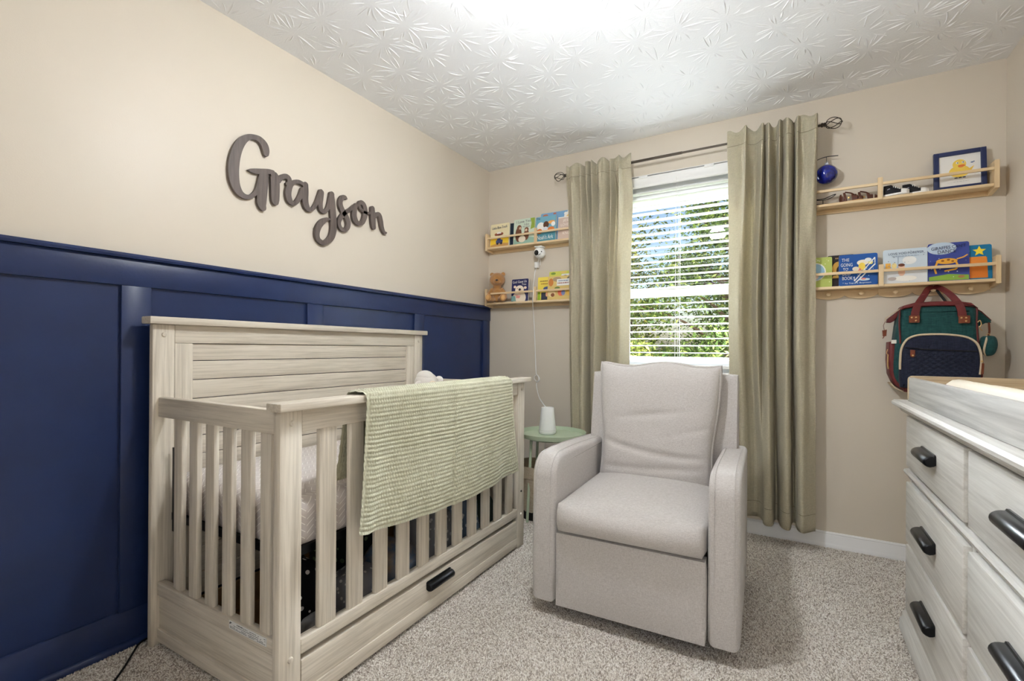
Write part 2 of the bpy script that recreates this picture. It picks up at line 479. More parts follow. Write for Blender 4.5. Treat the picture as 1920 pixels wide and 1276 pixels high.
# ------------------------------------------------------------------ window
window_1 = struct(thing('window_1', 'white double-hung window with trees outside', None, ((WX0+WX1)/2, 0.1, WZ0)))
def frame_boxes(x0, x1, z0, z1, y0, y1, w, wt=None, wb=None):
    wt = wt or w; wb = wb or w
    return MB().box(x0, x0+w, y0, y1, z0, z1, .002).box(x1-w, x1, y0, y1, z0, z1, .002).box(x0+w, x1-w, y0, y1, z1-wt, z1, .002).box(x0+w, x1-w, y0, y1, z0, z0+wb, .002)
frame_boxes(WX0, WX1, WZ0, WZ1, 0.075, 0.135, 0.035, 0.13, 0.04).build('window_frame', m_vinyl, window_1)
frame_boxes(WX0+.035, WX1-.035, 1.425, 2.065, 0.105, 0.13, 0.035, 0.065, 0.035).build('upper_sash', m_vinyl, window_1)
frame_boxes(WX0+.035, WX1-.035, WZ0+.04, 1.468, 0.078, 0.104, 0.04, 0.052, 0.05).build('lower_sash', m_vinyl, window_1)
MB().box(1.34, 1.48, 0.068, 0.08, 1.452, 1.470, .003).build('sash_lock', m_vinyl, window_1)
m_glass = bpy.data.materials.new('window_glass'); m_glass.use_nodes = True
nt = m_glass.node_tree
for x in list(nt.nodes): nt.nodes.remove(x)
o_ = nt.nodes.new('ShaderNodeOutputMaterial'); tr = nt.nodes.new('ShaderNodeBsdfTransparent'); gl = nt.nodes.new('ShaderNodeBsdfGlossy')
gl.inputs['Roughness'].default_value = 0.0
fr = nt.nodes.new('ShaderNodeFresnel'); fr.inputs['IOR'].default_value = 1.45; mx = nt.nodes.new('ShaderNodeMixShader')
nt.links.new(fr.outputs[0], mx.inputs[0]); nt.links.new(tr.outputs[0], mx.inputs[1]); nt.links.new(gl.outputs[0], mx.inputs[2]); nt.links.new(mx.outputs[0], o_.inputs[0])
for (z0, z1, yy) in ((1.455, 2.005, 0.117), (WZ0+.085, 1.42, 0.091)):
    MB().add([(WX0+.06, yy, z0), (WX1-.06, yy, z0), (WX1-.06, yy, z1), (WX0+.06, yy, z1)], [(0, 1, 2, 3)]).build('pane', m_glass, window_1)
mb = MB().box(WX0-.03, WX1+.03, -0.03, 0.0, WZ0-.022, WZ0, .004).box(WX0, WX1, 0.0, 0.075, WZ0-.022, WZ0+.001)
mb.build('window_sill', m_white, window_1)
# painted returns of the opening
mb = MB().box(WX0-.001, WX0+.003, -.0005, .076, WZ0, WZ1).box(WX1-.003, WX1+.001, -.0005, .076, WZ0, WZ1).box(WX0, WX1, -.0005, .076, WZ1-.003, WZ1+.001)
mb.build('window_return', m_white, window_1)

blind = thing('window_blind', 'white horizontal slat blind hanging open in the window', 'blind', (1.42, 0.04, 0.95))
mb = MB().box(WX0+.006, WX1-.006, 0.012, 0.062, 2.140, 2.190, .003)
mb.build('headrail', m_slat, blind)
prof = [(0.008, 2.188), (0.000, 2.186), (-0.002, 2.176), (0.001, 2.168), (0.001, 2.140), (-0.003, 2.132), (-0.003, 2.124), (0.002, 2.118), (0.008, 2.118)]
MB().prism(prof, 'X', WX0+.004, WX1-.004).build('valance', m_slat, blind)
for x in (1.20, 1.60):
    box('valance_clip', m_slat, blind, x-.028, x+.028, -0.006, 0.004, 2.176, 2.191, .002)
z = 0.997
k = 0
while z < 2.115:
    pts = [(0.011 + 0.052*i/6, z + 0.0022*math.sin(math.pi*i/6)) for i in range(7)]
    poly = pts + [(y, q-0.0032) for y, q in reversed(pts)]
    MB().prism(poly, 'X', WX0+.009, WX1-.009).build('slat', m_slat, blind, smooth=50)
    z += 0.0455; k += 1
box('bottom_rail', m_slat, blind, WX0+.009, WX1-.009, 0.011, 0.063, 0.945, 0.966, .004)
for x in (1.10, 1.42, 1.74):
    MB().tube([(x, 0.010, 0.95), (x, 0.010, 2.15)], 0.0009, 5).tube([(x, 0.064, 0.95), (x, 0.064, 2.15)], 0.0009, 5).build('ladder_cord', m_slat, blind)
MB().tube([(1.408, -0.005, 2.15), (1.407, -0.006, 1.6), (1.406, -0.005, 0.99)], 0.0016, 6).build('tilt_cord', m_slat, blind)

# ------------------------------------------------------------------ outdoors
ground = struct(box('ground', mat('lawn', srgb(96, 112, 62), 0.95, 0.1, var=(0.6, srgb(120, 128, 78), 1.0)), None, -40, 40, 0.3, 60, -3.3, -3.1, 0), 'grass far below the window')
m_bark = mat('tree_bark', srgb(78, 64, 52), 0.9, 0.2, bump=(30, 0.6))
LEAF = [island('leaves_olive', [(0.0, srgb(52, 66, 26)), (0.45, srgb(92, 108, 44)), (0.8, srgb(140, 150, 66)), (1.0, srgb(186, 182, 92))], 0.55, 0.3, 0.25),
        island('leaves_green', [(0.0, srgb(44, 62, 28)), (0.5, srgb(78, 100, 46)), (0.85, srgb(118, 138, 66)), (1.0, srgb(170, 178, 104))], 0.55, 0.3, 0.25)]
def tree(label, x, y, zc, rx, rz, n, kind, seed, leaf=0.085):
    t = thing('leafy_tree', label, 'tree', (x, y, -3.1), group='trees outside the window')
    rg = random.Random(seed)
    tips = []
    mb = MB()
    top = zc + rz*0.6
    trunk = [(x, y, -3.1), (x+.08, y+.05, -1.5), (x-.05, y, zc-rz*0.6), (x+.05, y+.05, zc), (x, y, top)]
    mb.tube(spline(trunk, 5), [0.17-0.14*i/20 for i in range(21)], 8)
    for b in range(46):
        ph = rg.uniform(-0.95, 0.95); th = rg.uniform(0, 6.283); rr = rg.uniform(0.45, 1.0)
        e = Vector((x+rx*rr*math.sqrt(1-ph*ph)*math.cos(th), y+rx*rr*math.sqrt(1-ph*ph)*math.sin(th), zc+rz*rr*ph))
        s = Vector((x, y, min(top-.05, max(zc-rz*.9, e.z-0.55*rx*rr))))
        mid = (s+e)/2+Vector((rg.uniform(-.15, .15), rg.uniform(-.15, .15), rg.uniform(0, .2)))
        mb.tube(spline([tuple(s), tuple(mid), tuple(e)], 4), [0.035-0.0035*i for i in range(9)], 5)
        tips.append((s, mid, e))
    mb.build('trunk', m_bark, t)
    V = []; F = []
    for k in range(n):
        s, mid, e = tips[rg.randrange(len(tips))]
        q = rg.random()**0.6
        c = (mid+(e-mid)*q) + Vector((rg.gauss(0, .2), rg.gauss(0, .2), rg.gauss(0, .17)))*(rx/1.7)
        u = Vector((rg.gauss(0, 1), rg.gauss(0, 1), rg.gauss(0, .7))).normalized()
        w = u.cross(Vector((rg.gauss(0, 1), rg.gauss(0, 1), rg.gauss(0, 1)))).normalized()
        a = leaf*rg.uniform(.6, 1.25); b = a*0.42; nrm = u.cross(w)*a*0.12
        i = len(V)
        V += [c-u*a*.5, c+w*b*.5+nrm, c+u*a*.55, c-w*b*.5+nrm]
        F += [(i, i+1, i+2), (i, i+2, i+3)]
    mf = MB(); mf.v = [tuple(p) for p in V]; mf.f = F; mf.m = [0]*len(F)
    tag(mf.build('foliage', LEAF[kind], t, smooth=0), kind='stuff')
tree('nearest leafy tree filling the right half of the window view', 1.25, 5.2, 2.0, 1.55, 2.3, 20000, 1, 11)
tree('yellow-green tree low at the left of the window view', -0.65, 4.9, 0.25, 1.25, 1.55, 15000, 0, 12)
tree('tall thin tree with sky showing between its leaves, left of the window view', -1.3, 7.4, 2.0, 1.7, 2.2, 9000, 0, 13, .10)
tree('broad tree further back behind the nearest tree', 1.2, 12.6, 1.4, 3.0, 3.1, 16000, 1, 14, .12)
tree('far tree behind the left of the window view', -5.2, 12.5, 0.6, 2.7, 2.4, 12000, 1, 15, .15)
tree('far dark tree at the right edge of the window view', 5.6, 7.0, 0.6, 2.2, 2.4, 10000, 1, 16, .12)

# ------------------------------------------------------------------ ceiling lamp (just above the picture)
LX, LY, LZ = 1.40, -1.79, 2.220
lamp = thing('ceiling_lamp', 'small ceiling lamp with a glowing opal glass globe', 'lamp', (LX, LY, H))
MB().lathe([(0, H), (0.062, H), (0.064, H-.008), (0.050, H-.020), (0.012, H-.026), (0.010, LZ+.094), (0.034, LZ+.092), (0.040, LZ+.070), (0, LZ+.070)], (LX, LY, 0), 36).build('canopy', m_bronze, lamp)
m_dome = mat('glowing_lamp_glass', srgb(255, 250, 240), 0.4, emit=((0.93, 0.965, 1.0, 1), LAMP_STRENGTH))
MB().ell((LX, LY, LZ), (.076, .076, .070), 32, 20).build('globe', m_dome, lamp)
MB().lathe([(.038, LZ+.084), (.080, LZ+.070), (.124, LZ+.044), (.128, LZ+.040), (.124, LZ+.041), (.080, LZ+.067), (.038, LZ+.081)], (LX, LY, 0), 40).build('added_shade_brim', m_white, lamp)  # unseen brim added to keep the globe's direct light off the ceiling nearby
# ------------------------------------------------------------------ crib
CP = Vector((0.44, -1.56, 0))
XF = Matrix.Translation(CP) @ Matrix.Rotation(R(1.0), 4, 'Z') @ Matrix.Translation(-CP)
YN, YFR = -2.287, -0.842
crib = thing('baby_crib', 'whitewashed wooden crib with tall panelled headboard along the navy wall', 'crib', (0.44, -1.56, 0))
def cb(name, ax, x0, x1, y0, y1, z0, z1, bev=0.003, parent=None):
    return MB().box(x0, x1, y0, y1, z0, z1, bev).build(name, m_crib[ax], parent or crib, xf=XF)
hx0, hx1 = 0.060, 0.086
for y0 in (YN, YFR-.072):
    p = cb('post', 'Z', hx0, hx1, y0, y0+.072, 0, 1.142, .005)
    for z in (1.105, 0.19):
        MB().lathe([(0, .006), (.007, .005), (.009, 0)], (hx1, y0+.036, z), 12, 'X').build('bolt_cap', m_crib['Z'], p, xf=XF)
cb('headboard_cap', 'Y', 0.046, 0.112, YN-.018, YFR+.018, 1.142, 1.168, .004)
cb('headboard_rail', 'Y', hx0+.002, hx1-.003, YN+.0725, YFR-.0725, 1.075, 1.1415)
cb('headboard_rail', 'Y', hx0+.002, hx1-.003, YN+.0725, YFR-.0725, 0.12, 0.20)
for y0 in (YN+.0725, YFR-.0725-.062):
    cb('headboard_stile', 'Z', hx0+.002, hx1-.003, y0, y0+.062, 0.20, 1.0745)
z = 1.0745; zb = [1.009, .937, .866, .795, .724, .653, .582, .511, .44, .369, .298, .201]
for q in zb:
    cb('plank', 'Y', hx0+.006, hx1-.011, YN+.135, YFR-.135, q+.0012, z-.0012, .0025); z = q
fx0, fx1 = 0.775, 0.803
for y0 in (YN, YFR-.072):
    p = cb('post', 'Z', fx0-.004, fx1, y0, y0+.072, 0, 0.884, .006)
    for z in (0.847, 0.176):
        MB().lathe([(0, .006), (.007, .005), (.009, 0)], (fx1, y0+.036, z), 12, 'X').build('bolt_cap', m_crib['Z'], p, xf=XF)
    if y0 > -1.5:
        MB().lathe([(0, .003), (.005, .003), (.006, 0)], (fx1, y0+.036, .30), 10, 'X').build('bolt', m_black, p, xf=XF)
cb('front_cap', 'Y', 0.768, 0.834, YN-.020, YFR+.020, 0.884, 0.908, .004)
cb('front_top_rail', 'Y', fx0+.002, fx1-.004, YN+.0725, YFR-.0725, 0.817, 0.8835)
cb('front_bottom_rail', 'Y', fx0-.004, fx1-.002, YN+.0725, YFR-.0725, 0.170, 0.213, .004)
ys = [(-2.152, -2.086), (-2.036, -1.975), (-1.922, -1.861), (-1.808, -1.746), (-1.694, -1.632), (-1.580, -1.517), (-1.467, -1.406), (-1.354, -1.293), (-1.241, -1.180), (-1.128, -1.067), (-1.015, -0.954)]
for a, b in ys:
    cb('slat', 'Z', fx0+.004, fx0+.022, a, b, 0.212, 0.818, .005)
for (y0, y1) in ((YN+.018, YN+.046), (YFR-.046, YFR-.018)):
    cb('end_top_rail', 'X', hx1, fx0-.003, y0, y1, 0.812, 0.882, .004)
    for a in (.186, .284, .382, .480, .578, .676):
        cb('slat', 'Z', a, a+.052, y0+.005, y1-.005, 0.226, 0.813, .005)
    cb('end_bottom_rail', 'X', hx1, fx0-.003, y0, y1, 0.180, 0.227, .004)
    cb('end_panel', 'X', hx1, fx0-.003, y0+.008, y1-.008, 0.062, 0.181, .001)
    cb('end_bottom_ledge', 'X', hx1, fx0-.003, y0+.001, y1-.001, 0.016, 0.063, .003)
st = box('warning_sticker', mat('white_sticker', srgb(226, 226, 224), 0.5), crib, 0.536, 0.722, YN+.0165, YN+.0178, 0.198, 0.2225, 0, xf=XF)
mb = MB()
rg = random.Random(5)
for r_, zz in enumerate((0.2165, 0.211, 0.2055, 0.2015)):
    x = 0.541
    while x < 0.714:
        w = rg.uniform(.003, .012)
        if rg.random() < .86: mb.box(x, min(x+w, .718), YN+.0160, YN+.01655, zz, zz+(.0028 if r_ == 0 and x < .6 else .0014))
        x += w+.0022
mb.build('fine_print', mat('sticker_ink', srgb(110, 112, 112), 0.7), st, xf=XF)
MB().prism([(.538, .2135), (.5445, .2135), (.5412, .2195)], 'Y', YN+.0158, YN+.0166).build('hazard_mark', m_blackp, st, xf=XF)
sp_ = MB().box(0.105, 0.765, -2.232, -2.206, .440, .466).box(0.105, 0.765, -.923, -.897, .440, .466).box(.105, .131, -2.2, -.92, .440, .466).box(.739, .765, -2.2, -.92, .440, .466)
for i in range(12): sp_.box(.13, .74, -2.13+.107*i, -2.118+.107*i, .452, .460)
for x in (.112, .752):
    for y in (-2.226, -.905): sp_.box(x-.004, x+.012, y-.006, y+.006, .40, .70)
sp_.build('mattress_support', m_black, crib, xf=XF)

# pull-out drawer below
drawer = MB().box(fx0-.018, fx1-.004, YN+.076, YFR-.076, 0.020, 0.151, .003).build('drawer', m_crib['Y'], crib, xf=XF)
cb('drawer_ledge', 'Y', fx0-.006, fx1+.001, YN+.076, YFR-.076, 0.016, 0.062, .003, drawer)
MB().box(.14, fx0-.019, YN+.10, YFR-.10, .018, .028).box(.14, .152, YN+.10, YFR-.10, .028, .14).box(.14, fx0-.019, YN+.10, YN+.112, .028, .14).box(.14, fx0-.019, YFR-.112, YFR-.10, .028, .14).build('drawer_box', mat('raw_plywood', srgb(172, 140, 98), 0.7), drawer, xf=XF)
def pull(parent, x, yc, zc, ln, sgn=1, xf=None, name='handle'):
    """cup pull: a rounded bar with a thin mounting flange above; sgn=+1 faces +X, -1 faces -X"""
    s = sgn
    prof = [(0, .019), (.004*s, .019), (.006*s, .015)] + [(s*(.010+.020*math.cos(R(t))), -.002+.0165*math.sin(R(t))) for t in (80, 60, 40, 20, 0, -20, -40, -60, -80)] + [(.006*s, -.016), (0, -.012)]
    N = len(prof); vs = []; fs = []
    lev = [(-.5, .82), (-.485, .93), (-.46, 1.0), (.46, 1.0), (.485, .93), (.5, .82)]
    for (t, k) in lev:
        for (a, b) in prof: vs.append((x + a*(k if abs(a) > .005 else 1), yc + t*ln, zc + b*k))
    for i in range(len(lev)-1):
        for j in range(N):
            q = (j+1) % N; fs.append((i*N+j, i*N+q, (i+1)*N+q, (i+1)*N+j))
    fs.append(tuple(range(N))); fs.append(tuple(reversed([(len(lev)-1)*N+j for j in range(N)])))
    return MB().add(vs, fs).build(name, m_black, parent, xf=xf)
pull(drawer, fx1-.004, -1.575, 0.122, 0.155, 1, XF)

# mattress with a printed dash-chevron sheet
def sheet_mat():
    m = bpy.data.materials.new('grey_chevron_sheet'); m.use_nodes = True
    nt = m.node_tree; N = nt.nodes; L = nt.links; b = N['Principled BSDF']; b.inputs['Roughness'].default_value = 0.9; b.inputs['Specular IOR Level'].default_value = 0.15
    uv = N.new('ShaderNodeUVMap'); sx = N.new('ShaderNodeSeparateXYZ'); L.new(uv.outputs[0], sx.inputs[0])
    def math_(op, a, b_=None, c=None):
        n = N.new('ShaderNodeMath'); n.operation = op
        for i, q in enumerate((a, b_, c)):
            if q is None: continue
            if isinstance(q, (int, float)): n.inputs[i].default_value = q
            else: L.new(q, n.inputs[i])
        return n.outputs[0]
    u = math_('MULTIPLY', sx.outputs[0], 1/0.030); v = math_('MULTIPLY', sx.outputs[1], 1/0.021)
    col = math_('FLOOR', u); fu = math_('FRACT', u)
    sg = math_('MULTIPLY_ADD', math_('MODULO', math_('ABSOLUTE', col), 2.0), 2.0, -1.0)
    vv = math_('FRACT', math_('ADD', math_('MULTIPLY_ADD', math_('MULTIPLY', sg, fu), 1.1, v), math_('MULTIPLY', col, 0.37)))
    a = math_('LESS_THAN', vv, 0.13)
    g = math_('MULTIPLY', math_('GREATER_THAN', fu, 0.10), math_('LESS_THAN', fu, 0.92))
    f = math_('MULTIPLY', a, g)
    mx = N.new('ShaderNodeMix'); mx.data_type = 'RGBA'; mx.inputs['A'].default_value = srgb(200, 192, 188); mx.inputs['B'].default_value = srgb(238, 234, 228)
    L.new(f, mx.inputs['Factor']); L.new(mx.outputs['Result'], b.inputs['Base Color'])
    return m
x0, x1, y0, y1, z0, z1 = .104, .764, -2.232, -.900, .468, .612
ring = rrect(x0, x1, y0, y1, .055, 6)
mb = MB(); N = len(ring); lv = [(.010, z0), (.003, z0+.012), (0, z0+.03)] + [(0.0025*math.sin(i), z0+.03+.08*i/5) for i in range(1, 6)] + [(.006, z1-.016), (.018, z1-.005), (.045, z1), (.12, z1+.003)]
vs = []; fs = []
cxm, cym = (x0+x1)/2, (y0+y1)/2
for ins, zz in lv:
    for (a, b_) in ring:
        k = 1-ins/.33; k2 = 1-ins/.66
        vs.append((cxm+(a-cxm)*k, cym+(b_-cym)*k2, zz))
for i in range(len(lv)-1):
    for j in range(N):
        q = (j+1) % N; fs.append((i*N+j, i*N+q, (i+1)*N+q, (i+1)*N+j))
fs.append(tuple(range(N-1, -1, -1))); fs.append(tuple((len(lv)-1)*N+j for j in range(N)))
mb.add(vs, fs)
mt = mb.build('crib_mattress', sheet_mat(), None, xf=XF)
tag(mt, 'crib mattress under a pale grey sheet with thin white chevron dashes', 'mattress')
me = mt.data; uvl = me.uv_layers.new(name='UVMap')
for p in me.polygons:
    for li in p.loop_indices:
        co = me.vertices[me.loops[li].vertex_index].co
        if abs(p.normal.z) > .75: uvl.data[li].uv = (co.x, co.y)
        elif abs(p.normal.x) > abs(p.normal.y): uvl.data[li].uv = (co.y, co.z)
        else: uvl.data[li].uv = (co.x, co.z)

# bobble-knit blanket over the front rail
m_blank = mat('sage_knit_cotton', srgb(198, 196, 172), 0.9, 0.15, sheen=0.3, var=(30, srgb(184, 182, 156), 0.8), bump=(900, 0.3))
path = spline([(.742, .625), (.752, .70), (.756, .80), (.760, .888), (.768, .913), (.800, .918), (.832, .914), (.845, .893), (.846, .80), (.848, .70), (.852, .60), (.856, .50), (.858, .44)], 14)
pl = [0]
for i in range(1, len(path)): pl.append(pl[-1]+math.hypot(path[i][0]-path[i-1][0], path[i][1]-path[i-1][1]))
PT = pl[-1]
def pat(t):
    s = t*PT
    i = min(max(int(np.searchsorted(pl, s))-1, 0), len(pl)-2)
    q = (s-pl[i])/(pl[i+1]-pl[i]); a, b = path[i], path[i+1]
    tx, tz = b[0]-a[0], b[1]-a[1]; ln = math.hypot(tx, tz)
    return a[0]+tx*q, a[1]+tz*q, tz/ln*1.0, -tx/ln*1.0
LEN_Y = 1.0; CY = 0.0122; CT = 0.0150
NU, NV = int(LEN_Y/CY)*4, int(PT/CT)*4
def blanket(u, v):
    x, z, nx, nz = pat(v)
    nx, nz = -nx, -nz
    out = max(0.0, (v*PT-.36)/(PT-.36))                  # 0 on top of the rail, 1 at the outer hem
    yl = -2.012 - .058*out**1.3 if v*PT > .36 else -2.012 - .04*(1-v*PT/.36)
    yr = -1.058 + .030*out
    y = yl + (yr-yl)*u
    z += float(np.interp(u, [0, .05, .12, .25, .40, .495, .52, .75, .95, 1], [.042, .026, .018, .006, -.004, -.016, -.012, -.006, .004, .012]))*out
    fold = .007*math.sin(u*17+1.3+out*1.0)*out + .005*math.sin(u*31+out*2)*out
    if u > .495: fold += .012*min(1, (u-.495)/.012)*out**.6*math.exp(-(u-.495)/.30)
    fold += .010*out*math.exp(-((u-.02)/.06)**2)
    rows = v*PT/CT; row = math.floor(rows); cols = u*LEN_Y/CY + .28*(row % 2)
    bu = abs(math.sin(math.pi*cols)); bv = abs(math.sin(math.pi*rows))
    edge = min(u*LEN_Y, (1-u)*LEN_Y, (1-v)*PT)
    k = 1 if edge > .014 else .35
    h = .0088*bu**1.0*bv**.6*k
    return (x + fold + nx*h*(1 if nx else 0), y, z + nz*h)
mb = MB(); mb.grid(blanket, NU, NV)
bl = mb.build('knit_blanket', m_blank, None, xf=XF, smooth=180)
bl.data.flip_normals()
tag(bl, 'sage green bobble-knit blanket draped over the front rail of the crib', 'blanket')
# a corner of it that lies on the mattress inside is the blanket's own inner flap, see path start
# plush lamb peeking over the rail
lamb = thing('plush_lamb', 'white plush toy with round head and ear peeking above the blanket', 'toy', (.33, -1.115, .615))
mb = MB().ell((.33, -1.115, .70), (.085, .085, .10)).ell((.33, -1.115, .80), (.065, .07, .08))
mb.build('body', m_wcloth, lamb)
hd = MB().ell((.335, -1.115, .875), (.062, .068, .058)).ell((.335, -1.125, .905), (.05, .045, .038)).build('head', m_wcloth, lamb)
MB().ell((.365, -1.045, .888), (.018, .030, .022)).build('ear', m_wcloth, hd)
MB().ell((.345, -1.185, .868), (.018, .030, .022)).build('ear', m_wcloth, hd)
MB().ell((.392, -1.13, .87), (.018, .026, .020)).build('muzzle', mat('cream_plush', srgb(226, 208, 188), 0.95), hd)

# things stored in the drawer, seen between the slats
def bundle(name, label, c, r, m, seed, cat='blanket'):
    mb = MB()
    def fn(u, v):
        th = u*2*math.pi; ph = -math.pi/2+v*math.pi; sg = lambda q: math.copysign(abs(q)**.62, q)
        p = [sg(math.cos(ph))*sg(math.cos(th)), sg(math.cos(ph))*sg(math.sin(th)), sg(math.sin(ph))]
        k = 1+.16*vnoise(p[0]*2+seed, p[1]*2.2, p[2]*4)+.07*vnoise(p[0]*6, p[1]*6+seed, p[2]*9)
        return (c[0]+r[0]*p[0]*k, c[1]+r[1]*p[1]*k, c[2]+r[2]*p[2]*k)
    mb.grid(fn, 40, 22, close_u=True)
    tag(mb.build(name, m, None, xf=XF), label, cat, 'folded linens in the crib drawer')
def dotted(name, base, dot, sc, th):
    if name in MATS: return MATS[name]
    m = mat(name, base, 0.9, 0.15); nt = m.node_tree; N = nt.nodes; L = nt.links
    tc = N.new('ShaderNodeTexCoord'); vo = N.new('ShaderNodeTexVoronoi'); vo.inputs['Scale'].default_value = sc
    L.new(tc.outputs['Object'], vo.inputs['Vector'])
    lt = N.new('ShaderNodeMath'); lt.operation = 'LESS_THAN'; lt.inputs[1].default_value = th; L.new(vo.outputs['Distance'], lt.inputs[0])
    mx = N.new('ShaderNodeMix'); mx.data_type = 'RGBA'; mx.inputs['A'].default_value = base; mx.inputs['B'].default_value = dot
    L.new(lt.outputs[0], mx.inputs['Factor']); L.new(mx.outputs['Result'], N['Principled BSDF'].inputs['Base Color'])
    return m
bundle('folded_blanket', 'black swaddle with white spots near the crib front post', (.55, -2.06, .19), (.10, .075, .15), dotted('black_white_spots', srgb(24, 24, 28), srgb(210, 208, 205), 30, .22), 1)
bundle('folded_blanket', 'grey folded blanket low beside the crib front post', (.705, -2.07, .115), (.045, .075, .085), mat('grey_cotton', srgb(120, 118, 118), 0.9), 2)
bundle('folded_blanket', 'pale grey patterned cloth lying at the second crib slat gap', (.67, -1.885, .15), (.085, .09, .115), dotted('grey_white_print', srgb(128, 128, 134), srgb(196, 194, 194), 55, .30), 3)
bundle('folded_blanket', 'blue folded blanket with a beige top at the third slat gap', (.66, -1.70, .165), (.10, .085, .125), mat('dusty_blue_cotton', srgb(92, 116, 146), 0.9, var=(18, srgb(168, 150, 128), 1.0)), 4)
bundle('folded_blanket', 'charcoal blanket with green leaf print behind the blue one', (.38, -1.66, .20), (.15, .13, .165), dotted('leaf_print_charcoal', srgb(44, 48, 46), srgb(110, 128, 100), 26, .26), 5)
bundle('folded_blanket', 'grey and white patterned bundle under the middle of the blanket hem', (.63, -1.47, .205), (.12, .10, .165), dotted('white_grey_print', srgb(150, 152, 158), srgb(214, 214, 216), 48, .30), 6)
bundle('folded_blanket', 'blue white patterned bundle right of the middle of the crib drawer', (.63, -1.25, .205), (.12, .095, .17), dotted('blue_white_print', srgb(116, 134, 156), srgb(206, 210, 214), 42, .30), 7)
bundle('folded_blanket', 'dark green folded blanket at the far end of the crib drawer', (.61, -1.06, .175), (.13, .08, .13), mat('dark_green_cotton', srgb(54, 66, 60), 0.9), 8)

# ------------------------------------------------------------------ glider armchair
chair = thing('glider_armchair', 'pale grey linen upholstered swivel glider armchair in front of the window', 'armchair', (1.515, -1.385, 0), (0, 0, R(2.6)))
MB().lathe([(0, 0.0), (.235, 0.0), (.240, .008), (.235, .018), (.06, .024), (.05, .05), (0, .05)], (0, .40, 0), 40).build('swivel_base', m_blackp, chair, local=True)
MB().box(-.26, .26, .12, .68, .035, .075, .004).build('under_frame', m_blackp, chair, local=True)
def arm_poly(zt=.642):
    p = [(.770, .058), (.770, zt-.040)] + [(.76, zt-.03), (.62, zt-.022), (.30, zt-.004), (.16, zt)]
    p += [(.105-.095*math.sin(R(t))*1.0+.0, zt-.09+.09*math.cos(R(t))) for t in range(10, 91, 10)]
    p += [(.006, .40), (.003, .20), (.012, .060)]
    return p
for s in (-1, 1):
    a0, a1 = (-.381, -.279) if s < 0 else (.279, .381)
    MB().prism(arm_poly(), 'X', a0, a1, r=.022, seg=4).build('arm', m_chair, chair, local=True, smooth=60)
    # topstitched seam around the arm's front face
    seam = [(q[0]-.0015 if q[0] < .1 else q[0], q[1]+.001) for q in arm_poly() if q[1] > .1 and q[0] < .75]
    MB().tube([(a0+.020, y, z) for y, z in seam], .0016, 5).tube([(a1-.020, y, z) for y, z in seam], .0016, 5).build('arm_seam', m_chair, chair, local=True)
def pillow(x0, x1, y0, y1, z0, z1, nx, ny, nz, fn):
    """box surface grid pushed through fn(a,b,c), a,b,c in -1..1"""
    mb = MB()
    def P(a, b, c): return fn(a, b, c)
    for c in (-1, 1): mb.grid(lambda u, v: P((2*u-1)*(1 if c > 0 else -1), 2*v-1, c), nx, ny)
    for b in (-1, 1): mb.grid(lambda u, v: P((2*u-1)*(-1 if b > 0 else 1), b, 2*v-1), nx, nz)
    for a in (-1, 1): mb.grid(lambda u, v: P(a, (2*u-1)*(1 if a > 0 else -1), 2*v-1), ny, nz)
    return mb
def weld(o, d=1e-4):
    bm = bmesh.new(); bm.from_mesh(o.data); bmesh.ops.remove_doubles(bm, verts=bm.verts, dist=d)
    bmesh.ops.recalc_face_normals(bm, faces=bm.faces); bm.to_mesh(o.data); bm.free()
    o.data.polygons.foreach_set('use_smooth', [True]*len(o.data.polygons)); o.data.set_sharp_from_angle(angle=R(70)); o.data.update()
    return o
def rnd_box(a, b, c, k):
    """squash a cube surface point to a rounded box"""
    f = lambda q, r1, r2: q*(1-k*.5*(max(abs(r1), abs(r2))**6))
    return f(a, b, c), f(b, a, c), f(c, a, b)
# lower front panel
def fpanel(a, b, c):
    a2, b2, c2 = rnd_box(a, b, c, .03)
    y = .030 + b2*.026
    if b < 0: y -= .010*(1-a*a)*(1-c*c)
    return (a2*.2765, y, .200 + c2*.144)
weld(pillow(0, 0, 0, 0, 0, 0, 30, 4, 20, fpanel).build('front_panel', m_chair, chair, local=True))
def seat(a, b, c):
    a2, b2, c2 = rnd_box(a, b, c, .10)
    x = a2*.2765; y = .30 + b2*.30; z = .405 + c2*.056
    if c > -1 and c2 > 0: z += .030*(1-a**4)*(1-b**4)
    if b < 0: y -= .030*(1-c*c)*(1-.35*a*a)
    return (x, y - .012, z)
weld(pillow(0, 0, 0, 0, 0, 0, 36, 30, 10, seat).build('seat_cushion', m_chair, chair, local=True))
def lean(y, z): return y + (z-.35)*.16
def bpan(a, b, c):
    a2, b2, c2 = rnd_box(a, b, c, .035)
    z = .52 + c2*.432
    return (a2*.346, lean(.655, z) + b2*.050 - .02, z)
weld(pillow(0, 0, 0, 0, 0, 0, 24, 6, 28, bpan).build('back_panel', m_chair, chair, local=True))
